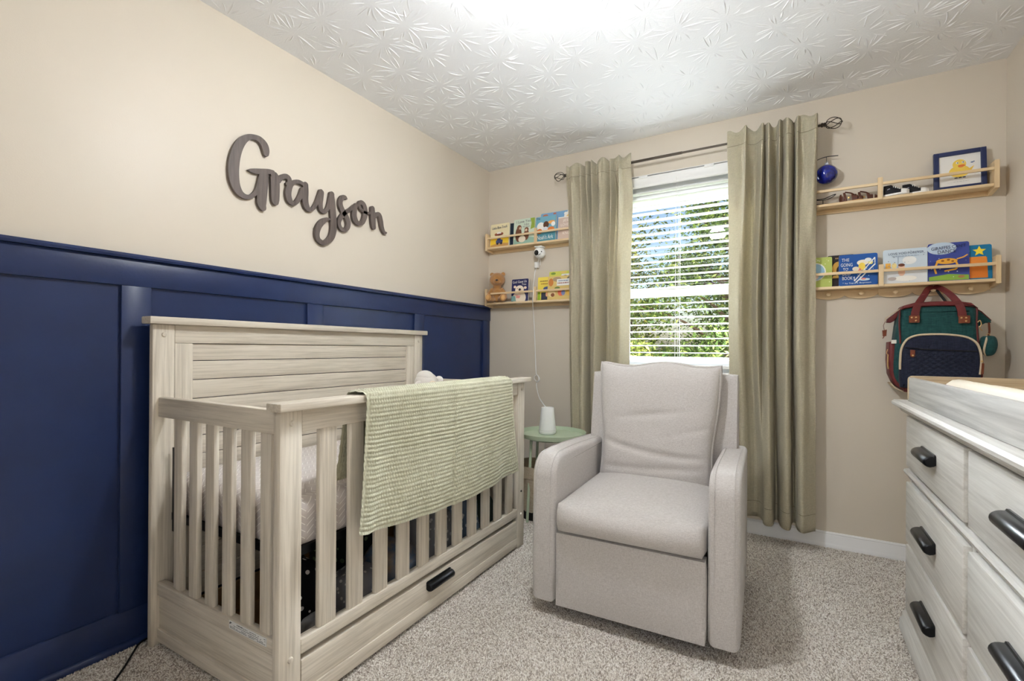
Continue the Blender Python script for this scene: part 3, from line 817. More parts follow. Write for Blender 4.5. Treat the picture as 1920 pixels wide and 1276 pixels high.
def bcush(a, b, c):
    e = (1-abs(a)**5)*(1-abs(c)**5)
    z = .707 + c*.284 + .010*math.sin(a*5+1)*max(0, c)**3 - .006*math.cos(a*3)*max(0, -c)**3
    w = .262 + .016*c - .006*math.cos(c*2.5)*abs(a) 
    x = a*w + .006*math.sin(c*4)*abs(a)**3*(1 if a > 0 else -1) - .004
    th = .030 + .066*e**.55
    y = lean(.545, z) + b*th
    if b < 0:
        wr = .010*math.exp(-((c+.42+.10*a-.08*a*a)/.045)**2)+.009*math.exp(-((c-.20-.14*a)/.05)**2)*math.exp(-((a+.1)/.5)**2)+.008*math.exp(-((c+.66-.06*a)/.05)**2)+.007*math.exp(-((c+.2-.25*a)/.04)**2)*max(0, a)
        y += wr*e - .006*vnoise(a*4, c*4)*e
        for q in (-.55, -.15, .3, .7):
            y += .006*math.exp(-((a-q)/.05)**2)*max(0, c-.72)/.28*e
    return (x, y, z)
cu = weld(pillow(0, 0, 0, 0, 0, 0, 56, 6, 56, bcush).build('back_cushion', m_chair, chair, local=True))
edge = []
for i in range(121):
    t = i/120*4
    if t < 1: a, c = -1+2*t, -1
    elif t < 2: a, c = 1, -1+2*(t-1)
    elif t < 3: a, c = 1-2*(t-2), 1
    else: a, c = -1, 1-2*(t-3)
    edge.append((a, c))
for b in (-1, 1):
    pts = [bcush(a*.998, b*.85, c*.998) for a, c in edge[:-1]]
    MB().tube(pts, .0048, 6, closed=True).build('piping', m_chair, cu, local=True)

# ------------------------------------------------------------------ dresser
dr = thing('dresser', 'grey-washed wooden six-drawer dresser with black pulls against the right wall', 'dresser', (2.65, -1.545, 0))
DY0, DY1 = -2.245, -0.845
DX = 2.415
box('carcass', m_dres['Z'], dr, DX+.012, 2.885, DY0, DY1, 0.045, 0.86, .003)
MB().prism([(2.372, .881), (2.364, .874), (2.364, .866), (2.372, .857), (2.386, .852), (2.392, .840), (2.404, .832), (DX+.01, .832), (2.885, .832), (2.885, .881)], 'Y', DY0-.045, DY1+.045).build('top', m_dres['Y'], dr)
MB().prism([(DX+.014, .632), (DX-.016, .630), (DX-.020, .622), (DX-.016, .613), (DX-.008, .606), (DX-.004, .596), (DX+.014, .594)], 'Y', DY0-.012, DY1+.012).build('moulding', m_dres['Y'], dr)
MB().prism([(DX+.014, .118), (DX-.006, .114), (DX-.010, .100), (DX-.018, .090), (DX-.018, .076), (DX-.026, .066), (DX-.026, .030), (2.885, .030), (2.885, .118)], 'Y', DY0-.03, DY1+.03).build('plinth', m_dres['Y'], dr)
for (x, y) in ((2.425, DY1-.02), (2.425, DY0+.02), (2.85, DY1-.02), (2.85, DY0+.02)):
    MB().lathe([(0, 0), (.018, 0), (.022, .03), (0, .03)], (x, y, 0), 14).build('foot', m_blackp, dr)
for y in (DY0, -1.5585, DY1-.022):
    box('face_stile', m_dres['Z'], dr, DX-.002, DX+.014, y, y+.022 if y != -1.5585 else y+.027, .116, .834, .001)
rows = [(.646, .829), (.374, .590), (.124, .364)]
for (z0, z1) in rows:
    for (y0, y1) in ((-1.528, -.868), (-2.222, -1.562)):
        d = box('drawer', m_dres['Y'], dr, DX-.018, DX+.013, y0, y1, z0, z1, .004)
        # chamfered border of the drawer front
        pull(d, DX-.0185, (y0+y1)/2, (z0+z1)/2+.005, .17 if True else 0, -1)

tray = thing('changing_tray', 'grey-washed wooden changing tray frame sitting on the dresser', 'tray', (2.64, -1.49, .8815))
TY0, TY1 = -2.13, -.862
box('front_board', m_tray, tray, 2.402, 2.418, TY0, TY1, .8815, .968, .002)
box('back_board', m_tray, tray, 2.858, 2.874, TY0, TY1, .8815, .968, .002)
m_trayin = wood('bare_tray_end_wood', 'X', srgb(196, 176, 146), srgb(150, 128, 100), 0.55)
for y in (TY1-.018, TY0+.002):
    MB().prism(rrect(2.400, 2.876, .8815, .974, .014, 4), 'Y', y, y+.016, r=.003).build('end_board', m_trayin, tray)
box('bottom', m_trayin, tray, 2.418, 2.858, TY0+.018, TY1-.018, .882, .888, 0)
def pad(u, v):
    # u across (X), v along (Y): contoured, raised long edges
    a = 2*u-1; b = 2*v-1
    x = 2.638+.212*math.copysign(min(1, abs(a)*1.02), a)
    y = -1.625+.435*b
    zt = .950 + .052*abs(a)**2.2
    ex = (1-abs(a)**14)*(1-abs(b)**26)
    return (x, y, .889 + (zt-.889)*max(0, ex)**.35 + .004*vnoise(a*3, b*6))
mb = MB(); mb.grid(pad, 44, 60)
mb.add([(2.42+.006, -2.06, .889), (2.85, -2.06, .889), (2.85, -1.19, .889), (2.426, -1.19, .889)], [(3, 2, 1, 0)])
tag(mb.build('changing_pad', mat('cream_vinyl_pad', srgb(236, 226, 208), 0.45, 0.4, bump=(14, 0.12)), None, smooth=60), 'cream contoured changing pad lying in the tray on the dresser', 'changing pad')
# ------------------------------------------------------------------ curtain rod and curtains
rod = thing('curtain_rod', 'dark bronze telescoping curtain rod with twisted cage finials', 'curtain rod', (1.44, -.095, 2.22))
RZ, RY = 2.257, -.095
MB().tube([(.70, RY, RZ), (1.46, RY, RZ)], .0085, 14).build('thick_tube', m_bronze, rod)
MB().tube([(1.44, RY, RZ), (2.165, RY, RZ)], .0065, 14).build('thin_tube', m_bronze, rod)
for sx, xe in ((-1, .70), (1, 2.165)):
    MB().lathe([(0, -.002), (.010, 0), (.012, .006), (.009, .012), (.012, .017), (.006, .024), (0, .024)], (0, 0, 0), 16, 'X', xf=Matrix.Translation((xe, RY, RZ)) @ Matrix.Scale(sx, 4, (1, 0, 0))).build('finial_collar', m_bronze, rod)
    mb = MB()
    for k in range(5):
        pts = []
        for i in range(15):
            t = i/14; ph = math.pi*t; a = 2*math.pi*k/5 + 1.9*t
            rr = .027*math.sin(ph)**.8+.002
            pts.append((xe+sx*(.022+.034*(1-math.cos(ph))), RY+rr*math.cos(a), RZ+rr*math.sin(a)))
        mb.tube(pts, .0022, 6)
    mb.ell((xe+sx*.091, RY, RZ), .005, 10, 6)
    mb.build('cage_finial', m_bronze, rod)
    xb = xe - sx*.035
    MB().tube([(xb, -.004, RZ-.012), (xb, RY+.01, RZ-.012), (xb, RY, RZ-.010)], .004, 8).box(xb-.010, xb+.010, -.005, -.0005, RZ-.045, RZ+.02, .001).box(xb-.004, xb+.004, RY-.010, RY+.010, RZ-.014, RZ-.008, .001).build('bracket', m_bronze, rod)

def curtain(name, label, top, mid, bot, ztop, zbot, wav):
    tp, md, bt = (spline(q, 12) for q in (top, mid, bot))
    n = len(tp)-1
    mb = MB()
    NV = 70
    def fn(u, v):
        i = u*n; k = min(int(i), n-1); f = i-k
        def at(P): return (P[k][0]+(P[k+1][0]-P[k][0])*f, P[k][1]+(P[k+1][1]-P[k][1])*f)
        a, b, c = at(tp), at(md), at(bt)
        if v < .45: t = v/.45; t = t*t*(3-2*t); x = a[0]+(b[0]-a[0])*t; y = a[1]+(b[1]-a[1])*t
        else: t = (v-.45)/.55; t = t*t*(3-2*t); x = b[0]+(c[0]-b[0])*t; y = b[1]+(c[1]-b[1])*t
        z = ztop+(zbot-ztop)*v
        d = ztop-z
        # cloth is held by the rod just below the header
        pin = 1.0 if d < .075 else max(0.0, 1-(d-.075)/.16)
        pin = pin*pin*(3-2*pin)
        y2 = -.108 + (y+.105)*1.55
        y = y2*(1-pin) + (-.1085 + (y+.06)*.8 if y < -.06 else -.1085)*pin
        y = min(y, -.036)
        if (u < .2 and x < 1.0 and ztop < 2.295) or (x > 2.06) or (x < .83): y = min(y, -.112)
        if d < .09: z += .012*math.sin(x*70+wav)*(1-d/.09)
        x += .003*vnoise(u*9, v*5, wav); y += .004*vnoise(u*7+3, v*6, wav)
        return (x, y, z)
    mb.grid(fn, n*2, NV)
    t = thing(name, label, 'curtain', ((top[0][0]+top[-1][0])/2, -.1, zbot), group='pair of curtains')
    o = mb.build('panel', m_curt, t, smooth=180)
    s = o.modifiers.new('cloth', 'SOLIDIFY'); s.thickness = .0022; s.offset = 0
    # stitched pocket line under the rod
    ln = [fn(i/(n*2), .083/(ztop-zbot)) for i in range(n*2+1)]
    MB().tube([(x, y-.0016, z) for x, y, z in ln], .0011, 4).build('pocket_seam', mat('sage_thread', srgb(120, 112, 92), 0.9), t)
    hm = [fn(i/(n*2), 1-.09/(ztop-zbot)) for i in range(n*2+1)]
    MB().tube([(x, y-.0016, z) for x, y, z in hm], .0010, 4).build('hem_seam', mat('sage_thread', srgb(120, 112, 92), 0.9), t)
topR = [(1.716, -0.098), (1.755, -0.112), (1.795, -0.118), (1.812, -0.14), (1.822, -0.09), (1.862, -0.078), (1.893, -0.128), (1.903, -0.075), (1.925, -0.14), (1.94, -0.085), (1.962, -0.075), (1.975, -0.135), (1.99, -0.085), (2.01, -0.15), (2.03, -0.135), (2.044, -0.08), (2.058, -0.15), (2.072, -0.113), (2.105, -0.1205), (2.14, -0.15), (2.148, -0.113), (2.146, -0.113)]
midR = [(1.722, -0.085), (1.755, -0.11), (1.782, -0.135), (1.8, -0.128), (1.812, -0.085), (1.84, -0.062), (1.872, -0.128), (1.89, -0.07), (1.92, -0.135), (1.94, -0.11), (1.952, -0.062), (1.966, -0.095), (1.985, -0.105), (2.012, -0.145), (2.03, -0.12), (2.04, -0.068), (2.054, -0.14), (2.07, -0.148), (2.095, -0.135), (2.115, -0.113), (2.14, -0.113), (2.146, -0.113)]
botR = [(1.745, -0.07), (1.78, -0.085), (1.81, -0.082), (1.83, -0.07), (1.85, -0.06), (1.875, -0.058), (1.9, -0.085), (1.914, -0.14), (1.945, -0.145), (1.956, -0.12), (1.962, -0.064), (1.975, -0.06), (1.99, -0.12), (2.01, -0.152), (2.034, -0.148), (2.044, -0.07), (2.06, -0.066), (2.068, -0.13), (2.09, -0.158), (2.118, -0.14), (2.142, -0.1175), (2.15, -0.113)]
curtain('curtain', 'sage curtain panel right of the window, in deep vertical folds', topR, midR, botR, 2.298, .112, .4)
def mir(P, c, s): return [(c-(x-1.93)*s, y) for x, y in P]
topL = [(1.16, -0.095), (1.135, -0.1), (1.105, -0.105), (1.09, -0.138), (1.075, -0.09), (1.05, -0.082), (1.03, -0.13), (1.012, -0.075), (0.985, -0.12), (0.95, -0.125), (0.925, -0.08), (0.905, -0.14), (0.89, -0.078), (0.868, -0.142), (0.85, -0.085), (0.828, -0.138), (0.815, -0.113), (0.79, -0.125), (0.762, -0.14), (0.745, -0.113), (0.728, -0.113), (0.722, -0.113)]
midL = [(1.142, -0.085), (1.118, -0.11), (1.095, -0.135), (1.07, -0.125), (1.045, -0.1), (1.02, -0.085), (1.0, -0.098), (0.985, -0.072), (0.97, -0.062), (0.955, -0.12), (0.938, -0.145), (0.915, -0.135), (0.895, -0.12), (0.88, -0.07), (0.86, -0.135), (0.835, -0.14), (0.815, -0.119), (0.802, -0.113), (0.785, -0.122), (0.762, -0.132), (0.745, -0.1145), (0.738, -0.113)]
botL = [(1.13, -0.08), (1.105, -0.1), (1.08, -0.12), (1.055, -0.1), (1.03, -0.075), (1.01, -0.062), (0.995, -0.085), (0.98, -0.075), (0.965, -0.062), (0.95, -0.115), (0.93, -0.14), (0.908, -0.13), (0.892, -0.1), (0.88, -0.066), (0.86, -0.13), (0.838, -0.14), (0.822, -0.119), (0.812, -0.113), (0.8, -0.119), (0.784, -0.13), (0.768, -0.1145), (0.76, -0.113)]
curtain('curtain', 'sage curtain panel left of the window, beside the small shelves', topL, midL, botL, 2.292, .112, 2.1)

# ------------------------------------------------------------------ picture-ledge shelves
def shelf(label, x0, x1, zl, pegs=False, xm=None):
    t = thing('ledge_shelf', label, 'shelf', ((x0+x1)/2, 0, zl), group='pine ledge shelves')
    zt = zl+.104; zbm = zl-.030
    for xa in (x0, x1-.018):
        MB().prism([(-.100, zbm+.006), (-.100, zt), (-.001, zt), (-.001, zbm-.006)], 'X', xa, xa+.018, r=.0015, seg=1).build('end_panel', m_pine['Z'], t)
    box('ledge', m_pine['X'], t, x0+.018, x1-.018, -.094, -.001, zl-.014, zl, .0015)
    box('front_rail', m_pine['X'], t, x0+.018, x1-.018, -.099, -.089, zl+.060, zl+.074, .0015)
    xm = xm or (x0+x1)/2
    box('middle_post', m_pine['Z'], t, xm-.010, xm+.010, -.101, -.087, zl-.012, zt-.006, .0015)
    box('back_rail', m_pine['X'], t, x0+.018, x1-.018, -.012, -.001, zl-.036, zl-.014, .001)
    if pegs:
        for (a, b) in ((x0+.012, 2.4215), (2.4225, x1-.012)):
            top = [(b, zl-.0145), (a, zl-.0145)]
            bot = []
            cs = [2.069, 2.209, 2.349, 2.489, 2.629, 2.769]
            n = 90
            for i in range(n+1):
                x = a+(b-a)*i/n
                d = abs((x-2.069+.07) % .14 - .07)/.07
                bot.append((x, zl-.037-.024*math.sqrt(max(0, 1-d*d*.98))))
            MB().prism(top+bot, 'Y', -.013, -.0015, r=.001, seg=1).build('scalloped_board', m_pine['X'], t)
        for x in (2.207, 2.347, 2.489, 2.633, 2.769):
            MB().lathe([(.004, -.012), (.0045, -.028), (.0095, -.034), (.0115, -.040), (.009, -.046), (0, -.048)], (x, 0, zl-.036), 14, 'Y').build('peg', m_pine['Z'], t)
    return t
shelf('upper pine ledge shelf left of the window', .030, .802, 1.826, xm=.460)
shelf('lower pine ledge shelf left of the window', .030, .802, 1.408, xm=.458)
shelf('upper pine ledge shelf right of the window, holding shoes', 2.078, 2.851, 1.838, xm=2.417)
shelf('lower pine ledge shelf with scalloped peg rail right of the window', 2.078, 2.858, 1.400, True, xm=2.423)

# ------------------------------------------------------------------ books
TXT = {}
def text_mesh(body):
    if body in TXT: return TXT[body]
    cu = bpy.data.curves.new('t', 'FONT'); cu.body = body; cu.align_x = 'CENTER'; cu.align_y = 'CENTER'; cu.resolution_u = 3
    ob = bpy.data.objects.new('t', cu); COL.objects.link(ob)
    dg = bpy.context.evaluated_depsgraph_get(); dg.update()
    me = bpy.data.meshes.new_from_object(ob.evaluated_get(dg))
    vs = [v.co.copy() for v in me.vertices]; fs = [list(p.vertices) for p in me.polygons]
    bpy.data.objects.remove(ob); bpy.data.curves.remove(cu); bpy.data.meshes.remove(me)
    xs = [v.x for v in vs]; ys = [v.y for v in vs]
    cx, cy, w, h = (min(xs)+max(xs))/2, (min(ys)+max(ys))/2, max(xs)-min(xs), max(ys)-min(ys)
    TXT[body] = ([((v.x-cx)/w, (v.y-cy)/h) for v in vs], fs)
    return TXT[body]

def flat(col): 
    r, g, b = col
    return mat('print_%d_%d_%d' % col, srgb(r, g, b), 0.5, 0.35)

def print_on(parent, shapes, w, h, y, name='cover_print'):
    """flat printed shapes on an upright rectangle (local x -w/2..w/2, z 0..h) at depth y. coordinates 0..1"""
    mats = []; mb = MB()
    titles = []
    for li, s in enumerate(shapes):
        kind, col = s[0], s[1]
        m = flat(col)
        if m not in mats: mats.append(m)
        mi = mats.index(m); yy = y - .00025*(li+1)
        X = lambda u: (u-.5)*w
        if kind == 'ell':
            _, _, cx, cy, rx, ry = s
            pts = [(X(cx)+rx*w*math.cos(t), yy, cy*h+ry*h*math.sin(t)) for t in [2*math.pi*i/20 for i in range(20)]]
            mb.add(pts, [tuple(range(20))], mi)
        elif kind == 'poly':
            pts = [(X(u), yy, v*h) for u, v in s[2]]
            mb.add(pts, [tuple(range(len(pts)))], mi)
        elif kind == 'line':
            p = s[2]; wd = s[3]*w
            for (a, b) in zip(p[:-1], p[1:]):
                A = Vector((X(a[0]), a[1]*h)); B = Vector((X(b[0]), b[1]*h)); d = (B-A).normalized(); n = Vector((-d.y, d.x))*wd/2
                mb.add([(q.x, yy, q.y) for q in (A-n, B-n, B+n, A+n)], [(0, 1, 2, 3)], mi)
        elif kind == 'dots':
            for i in range(s[2]):
                u, v = .06+.88*hsh(i, s[3]), .05+.9*hsh(s[3], i+.5); rr = s[4]*w*(.5+hsh(i*1.3, 2))
                mb.add([(X(u)+rr*math.cos(t), yy, v*h+rr*math.sin(t)) for t in [2*math.pi*k/6 for k in range(6)]], [tuple(range(6))], mi)
        elif kind == 'text':
            titles.append((s, yy))
    if mb.v: mb.build(name, mats, parent, local=True, smooth=0)
    for s, yy in titles:
        _, col, body, cx, cy, tw, th = s[:7]; ang = R(s[7]) if len(s) > 7 else 0
        vs, fs = text_mesh(body); out = []
        for a, b in vs:
            px, pz = a*tw*w, b*th*h
            out.append(((cx-.5)*w+px*math.cos(ang)-pz*math.sin(ang), yy-.0002, cy*h+px*math.sin(ang)+pz*math.cos(ang)))
        MB().add(out, fs).build('title', flat(col), parent, local=True, smooth=0)

m_page = mat('page_edges', srgb(236, 230, 216), 0.8)
def book(label, x0, x1, zb, h, yb, th, col, shapes, lean_=4.0, group='board books on the ledge shelves'):
    w = x1-x0
    t = thing('board_book', label, 'book', ((x0+x1)/2, yb, zb), (R(-lean_), 0, 0), group)
    cov = MB().prism(rrect(-w/2, w/2, 0, h, min(.008, w*.1), 3), 'Y', -.0015, .001).prism(rrect(-w/2, w/2, 0, h, min(.008, w*.1), 3), 'Y', th-.001, th+.001).build('cover', flat(col), t, local=True, smooth=0)
    MB().box(-w/2+.001, w/2-.0012, .001, th-.001, .001, h-.0015).build('pages', m_page, t, local=True, smooth=0)
    print_on(t, shapes, w, h, -.0015)
    return t
def marks(col, x0, x1, y, n, seed, th=.018):
    """unreadable small print: short bars"""
    out = []; x = x0; i = 0
    while x < x1:
        w = .02+.05*hsh(seed, i); out.append(('poly', col, [(x, y), (min(x1, x+w), y), (min(x1, x+w), y+th), (x, y+th)])); x += w+.014; i += 1
    return out
Z1 = 1.8265
book('cream and yellow board book with a small blue truck, upper left shelf', .056, .222, Z1, .178, -.070, .018, (238, 226, 186), [
    ('poly', (240, 205, 60), [(.02, .02), (.98, .02), (.98, .42), (.02, .36)]), ('poly', (196, 150, 90), [(.02, .02), (.98, .02), (.98, .14), (.5, .18), (.02, .10)]),
    ('poly', (60, 74, 128), [(.32, .16), (.66, .16), (.68, .30), (.58, .31), (.54, .40), (.40, .40), (.36, .30), (.31, .28)]), ('ell', (36, 36, 44), .40, .15, .055, .05), ('ell', (36, 36, 44), .60, .15, .055, .05),
    ('ell', (150, 84, 60), .33, .55, .10, .055), ('ell', (150, 84, 60), .60, .56, .10, .06), ('ell', (250, 246, 240), .47, .60, .12, .05), ('ell', (120, 60, 50), .48, .53, .16, .04),
    ('text', (52, 62, 96), 'Little Blue Truck', .5, .84, .80, .11, 3)])
book('dark teal board book standing half hidden behind the otter book', .200, .256, Z1, .172, -.052, .016, (26, 44, 62), [], 3)
book('pale green board book with two brown otters, upper left shelf', .262, .438, Z1, .188, -.072, .018, (208, 222, 204), [
    ('poly', (150, 186, 170), [(.02, .02), (.98, .02), (.98, .22), (.5, .30), (.02, .20)]), ('poly', (150, 170, 70), [(.80, .55), (.99, .60), (.99, .99), (.78, .99), (.84, .80)]),
    ('ell', (112, 72, 52), .24, .40, .15, .30), ('ell', (124, 82, 60), .27, .66, .11, .11), ('ell', (206, 176, 146), .31, .64, .055, .055),
    ('ell', (112, 72, 52), .62, .36, .12, .22), ('ell', (124, 82, 60), .62, .56, .10, .09), ('ell', (226, 200, 172), .60, .54, .055, .05), ('ell', (236, 226, 206), .42, .20, .17, .13),
    ('ell', (30, 26, 26), .29, .69, .012, .014), ('ell', (30, 26, 26), .58, .58, .012, .014),
    ('text', (64, 58, 74), 'I Love You', .47, .89, .66, .10, 2), ('text', (96, 90, 100), 'Like', .62, .77, .22, .075), ('text', (96, 90, 100), 'No Otter', .62, .68, .34, .06)])
book('tall sky blue book with a white scalloped cloud arch behind other books', .470, .735, Z1, .212, -.040, .012, (124, 168, 206), [
    ('ell', (244, 240, 230), .86, .80, .17, .17), ('ell', (238, 206, 140), .87, .76, .12, .12), ('ell', (244, 240, 230), .74, .90, .05, .05), ('ell', (244, 240, 230), .84, .965, .05, .04), ('ell', (196, 120, 90), .14, .92, .08, .04), ('ell', (190, 116, 96), .42, .95, .05, .03)], 3)
book('blue board book with ark animals in white and orange, upper left shelf', .446, .604, Z1, .182, -.072, .016, (120, 176, 196), [
    ('poly', (84, 146, 164), [(.02, .02), (.98, .02), (.98, .34), (.02, .34)]), ('ell', (240, 238, 232), .26, .60, .20, .18), ('ell', (206, 110, 50), .20, .42, .14, .10), ('ell', (96, 66, 48), .52, .66, .14, .14),
    ('ell', (222, 224, 230), .50, .48, .14, .10), ('ell', (214, 124, 60), .78, .46, .17, .10), ('ell', (236, 170, 96), .80, .74, .17, .07), ('ell', (244, 244, 240), .88, .66, .10, .09),
    ('text', (96, 66, 96), 'The', .12, .93, .20, .09), ('text', (246, 246, 240), "Noah's Ark", .50, .17, .80, .17)])
book('dusty pink board book with white lettering next to the left curtain', .624, .770, Z1, .158, -.074, .018, (206, 184, 170), [
    ('poly', (240, 236, 226), [(.0, .965), (1, .965), (1, 1), (0, 1)]), ('text', (240, 232, 222), 'JESUS', .52, .82, .56, .13), ('text', (240, 232, 222), 'LOVES ME', .52, .64, .74, .12), ('text', (240, 232, 222), 'THIS I', .52, .46, .50, .12), ('text', (240, 232, 222), 'KNOW', .54, .27, .56, .13)])
Z2 = 1.4085
book('navy board book with a white polar bear on its cover', .248, .388, Z2, .166, -.072, .018, (44, 46, 92), [
    ('ell', (240, 226, 206), .48, .16, .40, .30), ('ell', (244, 232, 214), .48, .52, .26, .20), ('ell', (244, 222, 200), .20, .66, .08, .06), ('ell', (244, 222, 200), .82, .60, .09, .06), ('ell', (238, 214, 190), .52, .44, .15, .12),
    ('ell', (56, 48, 60), .50, .53, .075, .055), ('ell', (230, 150, 130), .36, .58, .03, .02), ('poly', (120, 160, 156), [(.02, .02), (.30, .02), (.24, .24), (.02, .26)]), ('poly', (226, 150, 140), [(.30, .30), (.56, .24), (.50, .14), (.30, .16)]),
    ('text', (244, 240, 236), 'God Gave Us', .48, .88, .84, .11, 2), ('text', (244, 240, 236), 'You', .74, .76, .26, .09)])
book('lime and yellow book standing tall at the back of the lower left shelf', .540, .700, Z2, .205, -.040, .012, (206, 208, 96), [('ell', (120, 150, 70), .2, .93, .12, .04), ('ell', (226, 196, 120), .7, .95, .16, .03)], 3)
book('white book with a dark arch mark at the back of the lower left shelf', .640, .765, Z2, .182, -.052, .010, (232, 232, 228), [('ell', (52, 54, 66), .25, .90, .14, .05), ('ell', (232, 232, 228), .25, .885, .10, .04), ('ell', (40, 36, 40), .92, .42, .07, .10)], 3)
book('yellow board book with a blue-clad figure, beside the middle post', .462, .610, Z2, .168, -.064, .014, (236, 214, 92), [
    ('poly', (60, 66, 84), [(.20, .02), (.62, .02), (.62, .34), (.20, .34)]), ('ell', (74, 92, 140), .55, .50, .25, .09), ('ell', (232, 176, 140), .50, .26, .06, .11), ('poly', (156, 190, 60), [(.02, .02), (.18, .02), (.14, .36), (.02, .40)]),
    ('ell', (196, 128, 60), .82, .72, .12, .18)] + marks((150, 118, 60), .12, .60, .80, 5, 3, .05) + marks((176, 130, 60), .18, .62, .68, 5, 4, .05))
book('tan picture book with animals and a white title label near the left curtain', .548, .758, Z2, .166, -.078, .012, (216, 190, 120), [
    ('ell', (190, 120, 60), .12, .74, .09, .17), ('ell', (170, 146, 116), .34, .86, .16, .10), ('ell', (120, 110, 90), .80, .80, .12, .16), ('ell', (226, 120, 90), .50, .30, .12, .16), ('ell', (120, 130, 170), .58, .28, .07, .12), ('ell', (232, 210, 160), .16, .26, .14, .14),
    ('ell', (140, 90, 60), .20, .20, .07, .08), ('ell', (226, 180, 80), .80, .30, .12, .16), ('ell', (110, 130, 70), .36, .48, .10, .06), ('ell', (206, 96, 70), .93, .2, .06, .12),
    ('poly', (240, 240, 234), [(.34, .58), (.82, .58), (.82, .86), (.34, .86)])] + marks((120, 140, 170), .40, .76, .76, 5, 6, .04) + marks((170, 120, 110), .38, .78, .66, 5, 7, .05))
Z3 = 1.4005
book('lime green board book with a pale round picture, next to the right curtain', 2.085, 2.220, Z3, .162, -.068, .018, (182, 196, 104), [
    ('dots', (214, 220, 160), 16, 5, .018), ('ell', (240, 240, 232), .42, .52, .38, .31), ('ell', (156, 196, 220), .42, .52, .34, .275), ('ell', (226, 196, 186), .42, .38, .14, .12), ('text', (240, 242, 226), 'ON', .52, .90, .16, .07, -12)])
book('black and gold board book half hidden behind the blue one', 2.200, 2.318, Z3, .170, -.046, .014, (40, 32, 34), [('ell', (206, 160, 70), .42, .58, .24, .22), ('ell', (40, 32, 34), .50, .50, .16, .18), ('poly', (206, 166, 84), [(.18, .28), (.6, .28), (.55, .36), (.22, .36)])] + marks((170, 140, 90), .3, .8, .88, 4, 9, .04), 3)
book('bright blue board book with a white stairway and sleepy animals', 2.250, 2.412, Z3, .164, -.074, .022, (28, 84, 160), [
    ('dots', (214, 226, 240), 22, 2, .012), ('ell', (246, 236, 214), .62, .72, .15, .09), ('ell', (244, 214, 90), .60, .60, .09, .12), ('ell', (238, 240, 240), .76, .80, .09, .06), ('ell', (226, 120, 110), .52, .50, .06, .05), ('ell', (236, 226, 206), .44, .53, .09, .07), ('ell', (236, 224, 120), .82, .70, .06, .05),
    ('line', (244, 244, 240), [(.40, .14), (.93, .86)], .030), ('line', (244, 244, 240), [(.44, .10), (.50, .16), (.94, .66)], .035), ('line', (244, 244, 240), [(.93, .86), (.93, .68)], .02), ('line', (244, 244, 240), [(.68, .52), (.68, .42)], .02), ('line', (244, 244, 240), [(.40, .14), (.40, .28)], .02),
    ('ell', (214, 230, 240), .66, .18, .14, .04), ('ell', (230, 150, 140), .64, .20, .06, .03),
    ('text', (246, 246, 244), 'THE', .17, .83, .20, .10), ('text', (246, 246, 244), 'GOING', .20, .67, .31, .105), ('text', (246, 246, 244), 'TO', .17, .53, .13, .09), ('text', (246, 246, 244), 'BED', .20, .38, .22, .09), ('text', (246, 246, 244), 'BOOK', .22, .24, .27, .105), ('text', (226, 236, 246), '* by Sandra Boynton', .46, .075, .74, .065)])
book('pale blue picture book of a baby playing on a bathroom floor', 2.435, 2.606, Z3, .173, -.072, .010, (206, 220, 232), [
    ('poly', (226, 230, 234), [(.02, .02), (.98, .02), (.98, .40), (.02, .34)]), ('ell', (236, 238, 238), .60, .66, .16, .12), ('poly', (232, 176, 80), [(.05, .44), (.17, .44), (.17, .60), (.05, .60)]), ('ell', (236, 216, 150), .25, .52, .06, .08),
    ('ell', (238, 200, 176), .42, .48, .075, .075), ('ell', (110, 64, 44), .42, .53, .075, .045), ('ell', (236, 196, 172), .42, .32, .08, .11), ('dots', (140, 150, 170), 20, 8, .012), ('ell', (246, 244, 238), .50, .14, .26, .08), ('ell', (190, 180, 176), .20, .14, .10, .05),
    ('line', (150, 170, 190), [(.34, .40), (.34, .78)], .012), ('line', (170, 184, 200), [(.80, .36), (.98, .36)], .012),
    ('text', (66, 82, 112), 'LOVE YOU FOREVER', .52, .87, .80, .065, 1)] + marks((150, 168, 190), .2, .8, .78, 5, 11, .018))
book('night blue picture book with a dancing giraffe', 2.608, 2.758, Z3, .186, -.070, .014, (60, 74, 150), [
    ('ell', (196, 214, 232), .34, .86, .36, .16), ('poly', (48, 58, 128), [(.02, .20), (.98, .20), (.98, .58), (.02, .50)]), ('poly', (136, 176, 70), [(.02, .02), (.98, .02), (.98, .14), (.5, .18), (.02, .12)]), ('dots', (226, 230, 244), 18, 4, .012),
    ('ell', (232, 170, 60), .46, .52, .26, .075), ('line', (232, 170, 60), [(.24, .52), (.16, .34), (.20, .20)], .05), ('line', (232, 170, 60), [(.66, .54), (.72, .40), (.68, .30), (.40, .26)], .05), ('line', (226, 166, 80), [(.70, .56), (.86, .60), (.96, .66)], .04), ('ell', (150, 90, 40), .36, .53, .04, .025), ('ell', (150, 90, 40), .50, .55, .04, .025), ('ell', (150, 90, 40), .60, .51, .035, .022), ('ell', (170, 120, 80), .80, .10, .08, .035),
    ('text', (40, 44, 84), 'GIRAFFES CAN\'T', .50, .88, .84, .085, 4), ('text', (40, 44, 84), 'DANCE', .46, .77, .44, .09, 3)])
